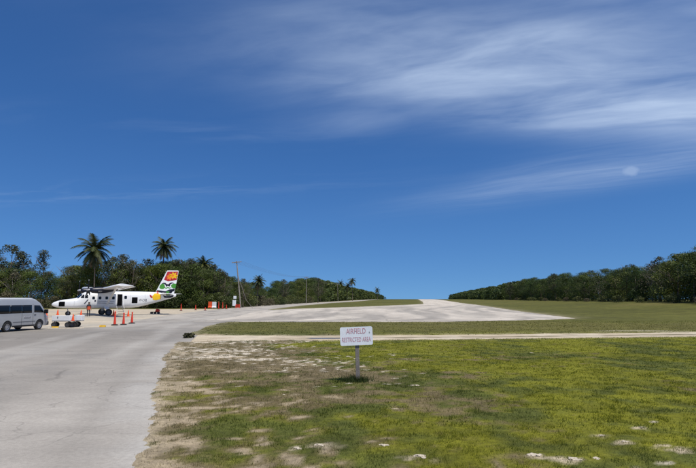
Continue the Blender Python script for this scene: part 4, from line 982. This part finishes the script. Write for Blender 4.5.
# ------------------------------------------------------------------ cones and delineators
def cone(px, py, lab, h=.72, z=0):
    X, Y = gp(px, py); Y += .25 if z else 0; o = empty('traffic_cone', (X, Y, z), tr.uniform(0, 1), label=lab, cat='cone', group='orange cones around the plane'); k = h / .72; o.scale = (k, k, k)
    MB().box((0, 0, .02), (.38, .38, .04)).build('base', M['orange'], o, bevel=.01)
    c = MB().lathe([(.15, .04), (.135, .09), (.035, .70), (.025, .72), (.01, .72)], 16).build('cone_body', M['orange'], o, True)
    MB().lathe([(.1035, .28), (.076, .44)], 16).build('reflective_band', M['orange'], c, True)
def delineator(px, py, h, lab, nm='delineator_post', grp='tall red delineators beside the plane'):
    X, Y = gp(px, py); o = empty(nm, (X, Y, 0), tr.uniform(0, 1), label=lab, cat='delineator', group=grp)
    MB().lathe([(.27, 0), (.27, .05), (.20, .09), (.08, .10)], 8).build('base', M['rubber'], o, True)
    b = MB().lathe([(.105, .09), (.095, .3), (.06, h * .72), (.05, h - .12), (.065, h - .10), (.06, h - .03), (.03, h)], 14).build('post', M['redo'], o, True)
    for z in (.45, .72): MB().lathe([(.098 - .05 * z, z * h), (.096 - .05 * z, z * h + .05)], 14).build('reflective_band', M['orange'], b, True)
cone(46.2, 318.2, 'orange cone half hidden behind the front of the silver minibus', .8)
cone(57.6, 315.2, 'orange cone standing under the plane\'s nose hatch', .74)
cone(70.6, 327.9, 'orange cone standing on the open end of the longer baggage cart', .50, .506)
cone(80.9, 317.0, 'red-orange cone right of the baggage carts, before the cockpit', .8)
cone(113.4, 315.8, 'reddish cone beside the plane\'s main wheel', .75)
cone(128.2, 316.4, 'reddish cone by the plane\'s rear fuselage, behind the tall delineators', .75)
delineator(114.6, 325.4, 1.12, 'tall red delineator, leftmost of three at the apron edge')
delineator(123.4, 325.0, .98, 'tall red delineator, middle one of three at the apron edge')
delineator(131.8, 323.6, 1.0, 'tall red delineator, rightmost of three at the apron edge')
delineator(181, 311.0, 1.25, 'red delineator standing alone right of the plane\'s tail')

# ------------------------------------------------------------------ baggage carts
def cart(px0, px1, py, lab, axles, board=1.0):
    X0, Y = gp(px0, py); X1, _ = gp(px1, py); L = X1 - X0; D = .5
    o = empty('baggage_cart', (X0, Y, 0), R(2), label=lab, cat='cart', group='white baggage carts on the apron')
    MB().box((L / 2, D / 2, .47), (L, D, .07)).build('deck', M['grey'], o, bevel=.01)
    for yy in (.0, D): MB().box((L * board / 2, yy, .68), (L * board + .02, .035, .37)).build('side_board', M['white'], o, bevel=.012)
    for xx in (.0, L * board): MB().box((xx, D / 2, .67), (.035, D - .05, .37)).build('end_board', M['white'], o, bevel=.012)
    for ax in axles:
        for yy in (.06, D - .06): wheel(o, (ax * L, yy, .20), .20, .11, spokes=0)
        MB().tube([(ax * L, .04, .21), (ax * L, D - .04, .21)], .025, 6).build('axle', M['darkmetal'], o)
        for yy in (.15, D - .15): MB().box((ax * L, yy, .33), (.06, .04, .26)).build('wheel_bracket', M['darkmetal'], o)
    return o, L
c1o, L_ = cart(51.4, 72.6, 327.6, 'longer white-sided baggage cart nearest the minibus', (.09, .72, .95), .80)
MB().box((.42, -.022, .74), (.05, .012, .14)).build('latch', M['darkmetal'], c1o)
c2o, L2 = cart(74.4, 80.6, 327.0, 'shorter white-sided baggage cart right of the longer one', (.12,))
MB().tube([(0, .25, .44), (-.12, .25, .43)], .03, 6).build('tow_bar', M['darkmetal'], c2o)
# yellow wheel stops
for px, py, lab in ((55.2, 328.3, 'yellow wheel stop in front of the white baggage cart'), (102.6, 327.0, 'yellow wheel stop lying at the apron edge left of the delineators')):
    X, Y = gp(px, py); o = empty('wheel_stop', (X, Y, 0), R(3), label=lab, cat='wheel stop', group='yellow wheel stops at the apron edge')
    MB().loft([[(x, a, b) for a, b in ((-.09, 0), (.09, 0), (.06, .13), (-.06, .13))] for x in (-.22, -.2, .2, .22)]).build('block', M['yellow'], o, bevel=.015)
    MB().box((0, 0, .133), (.3, .03, .008)).build('groove', M['darkmetal'], o)
# pale lip along the apron edge
X0, Y0 = gp(48, 329.0); X1, Y1 = gp(84, 328.5); a = math.atan2(Y1 - Y0, X1 - X0)
tag(MB().box(((X0 + X1) / 2, (Y0 + Y1) / 2, .03), (math.hypot(X1 - X0, Y1 - Y0), .16, .075), Matrix.Rotation(a, 3, 'Z')).build('kerb', M['stone'], None, bevel=.012), 'pale concrete kerb lip in front of the baggage carts', None, None, 'structure')
# red tow dolly behind the plane
X, Y = gp(150.5, 313.8); X1, _ = gp(159.5, 313.8); L = X1 - X
o = empty('tow_dolly', (X, Y, 0), 0, label='low red tow dolly on small dark wheels under the tail', cat='dolly')
MB().box((L * .5, 0, .26), (L, .10, .07)).build('draw_bar', M['darkmetal'], o, bevel=.01)
MB().loft([[(L * .55 + x, yy, .30 + z) for x, z in ((0, 0), (L * .42, 0), (L * .42, .30), (L * .12, .42))] for yy in (-.25, .25)]).build('housing', M['redo'], o, bevel=.03)
for xx in (.12, .5, .88): wheel(o, (L * xx, -.2, .14), .14, .08, spokes=0); wheel(o, (L * xx, .2, .14), .14, .08, spokes=0)

# ------------------------------------------------------------------ barriers and board at the far side of the road
def barrier(px0, px1, py, m, h, lab):
    X0, Y = gp(px0, py); X1, _ = gp(px1, py); L = X1 - X0
    o = empty('plastic_barrier', (X0, Y, 0), 0, label=lab, cat='barrier', group='orange and white barriers by the thicket')
    MB().loft([[(x, yy, z) for yy, z in ((-.28, .12), (.28, .12), (.28, .3), (.12, .55), (.09, h), (-.09, h), (-.12, .55), (-.28, .3))] for x in (0, .05, L - .05, L)]).build('body', m, o, bevel=.03)
    for xx in (.2, .8): MB().box((xx * L, 0, .06), (.2 * L, .44, .12)).build('foot', M['black'], o)
    MB().box((L / 2, -.285, .22), (.3 * L, .012, .07)).build('fork_slot', M['black'], o)
barrier(208.2, 211.9, 308.6, M['orange'], 1.5, 'orange plastic barrier at the thicket edge, joined to a white one')
barrier(212.1, 216.2, 308.6, M['white'], 1.45, 'white plastic barrier at the thicket edge, joined to an orange one')
for px, py, h, lab in ((195.6, 310.0, .95, 'short red post left of the orange barrier'), (205.2, 310.6, .6, 'lowest red post just in front of the orange barrier'), (218.6, 309.2, 1.5, 'slim red post just right of the white barrier'), (222.6, 309.0, 1.4, 'second slim red post right of the white barrier'), (226.4, 309.2, .9, 'short red post left of the white marker board')):
    delineator(px, py, h, lab, 'barrier_post', 'red posts beside the far barriers')
X, Y = gp(234.4, 308.3)
o = empty('marker_board', (X, Y, 0), R(-6), label='white marker with two stacked boards on a post by the leaning pole', cat='sign')
MB().tube([(0, .06, 0), (0, .06, 2.75)], .05, 8).build('post', M['darkmetal'], o)
MB().box((-.08, 0, 1.18), (.82, .05, 1.3)).build('board', M['signwhite'], o, bevel=.02)
MB().box((.06, 0, 2.45), (.70, .05, .62)).build('board', M['signwhite'], o, bevel=.02)
MB().box((-.03, -.032, 1.92), (.24, .02, .14)).build('clamp', M['darkmetal'], o)
X, Y = gp(237.6, 308.6)
o = empty('barricade', (X - .45, Y, 0), 0, label='low red barricade standing beside the white marker board', cat='barricade')
for z in (.35, .75): MB().box((.45, 0, z), (1.05, .03, .2)).build('rail', M['redo'], o, bevel=.006)
for xx in (.08, .82):
    for s in (-1, 1): MB().tube([(xx, s * .28, 0), (xx, s * .03, .95)], .025, 6).build('leg', M['redo'], o)

# ------------------------------------------------------------------ person
def person(px, py, H, face, lab):
    X, Y = gp(px, py); o = empty('person', (X, Y, 0), face, label=lab, cat='person'); k = H / 1.75
    J = {'pelvis': (0, 0, .95, .135), 'belly': (0, .01, 1.10, .13), 'chest': (0, .0, 1.30, .155), 'neck': (0, .0, 1.47, .06), 'chin': (0, -.015, 1.54, .075), 'head': (0, -.01, 1.64, .098), 'crown': (0, .0, 1.70, .07), 'nose': (0, -.105, 1.60, .018)}
    E_ = [('pelvis', 'belly'), ('belly', 'chest'), ('chest', 'neck'), ('neck', 'chin'), ('chin', 'head'), ('head', 'crown'), ('head', 'nose')]
    for s, n in ((-1, 'l'), (1, 'r')):
        J.update({n + 'hip': (s * .095, 0, .90, .095), n + 'knee': (s * .115, -.03 if s > 0 else .02, .50, .062), n + 'ankle': (s * .12, .03 if s > 0 else .06, .09, .042), n + 'toe': (s * .14, -.14 if s > 0 else -.10, .035, .035),
                  n + 'sh': (s * .185, 0, 1.40, .065), n + 'el': (s * .25, .04, 1.13, .046), n + 'wr': (s * .25, -.10, .90, .03), n + 'palm': (s * .25, -.14, .83, .032), n + 'ear': (s * .10, 0, 1.62, .016)})
        E_ += [('pelvis', n + 'hip'), (n + 'hip', n + 'knee'), (n + 'knee', n + 'ankle'), (n + 'ankle', n + 'toe'), ('chest', n + 'sh'), (n + 'sh', n + 'el'), (n + 'el', n + 'wr'), (n + 'wr', n + 'palm'), ('head', n + 'ear')]
        for f in range(4):
            y0 = -.175 + .023 * f; l = (.06, .075, .07, .055)[f]
            J[f'{n}f{f}a'] = (s * .25, y0, .79, .010); J[f'{n}f{f}b'] = (s * .235, y0 - .005, .79 - l, .009); E_ += [(n + 'palm', f'{n}f{f}a'), (f'{n}f{f}a', f'{n}f{f}b')]
        J[n + 'th'] = (s * .225, -.19, .82, .011); J[n + 'th2'] = (s * .22, -.205, .78, .009); E_ += [(n + 'palm', n + 'th'), (n + 'th', n + 'th2')]
    ks = list(J); me = bpy.data.meshes.new('body'); me.from_pydata([tuple(c * k for c in J[q][:3]) for q in ks], [(ks.index(a), ks.index(b)) for a, b in E_], [])
    b = link('body', me, None); b.modifiers.new('skin', 'SKIN'); sv = me.skin_vertices[0].data
    for i, q in enumerate(ks): sv[i].radius = (J[q][3] * k * (1.15 if q in ('chest', 'belly', 'pelvis') else 1), J[q][3] * k); sv[i].use_root = q == 'pelvis'
    ss = b.modifiers.new('sub', 'SUBSURF'); ss.levels = 1; ss.render_levels = 1
    bpy.context.view_layer.update(); bake(b); b.parent = o; me = b.data; me.materials.clear()
    for m in ('cloth', 'skin'): me.materials.append(M[m])
    for p in me.polygons:
        c = p.center / k; p.use_smooth = True; p.material_index = 1 if (c.z > 1.47 or (abs(c.x) > .2 and c.z < 1.06 and c.z > .6)) else 0
    MB().loft([[(rx * math.cos(a) * k, (ry * math.sin(a) + .005) * k, z * k) for a in [2 * math.pi * j / 16 for j in range(16)]] for z, rx, ry in ((.84, .20, .165), (1.0, .19, .165), (1.12, .195, .17), (1.24, .21, .185))], cap=False).build('safety_vest', M['vest'], o, True)
    MB().lathe([(.104, -.06), (.112, 0), (.105, .05), (.07, .09), (.01, .105)], 14, (0, .012 * k, 1.655 * k)).build('hair', M['hair'], o, True)
person(88.3, 316.5, 1.72, R(40), 'person in dark clothes and orange vest standing by the propeller')
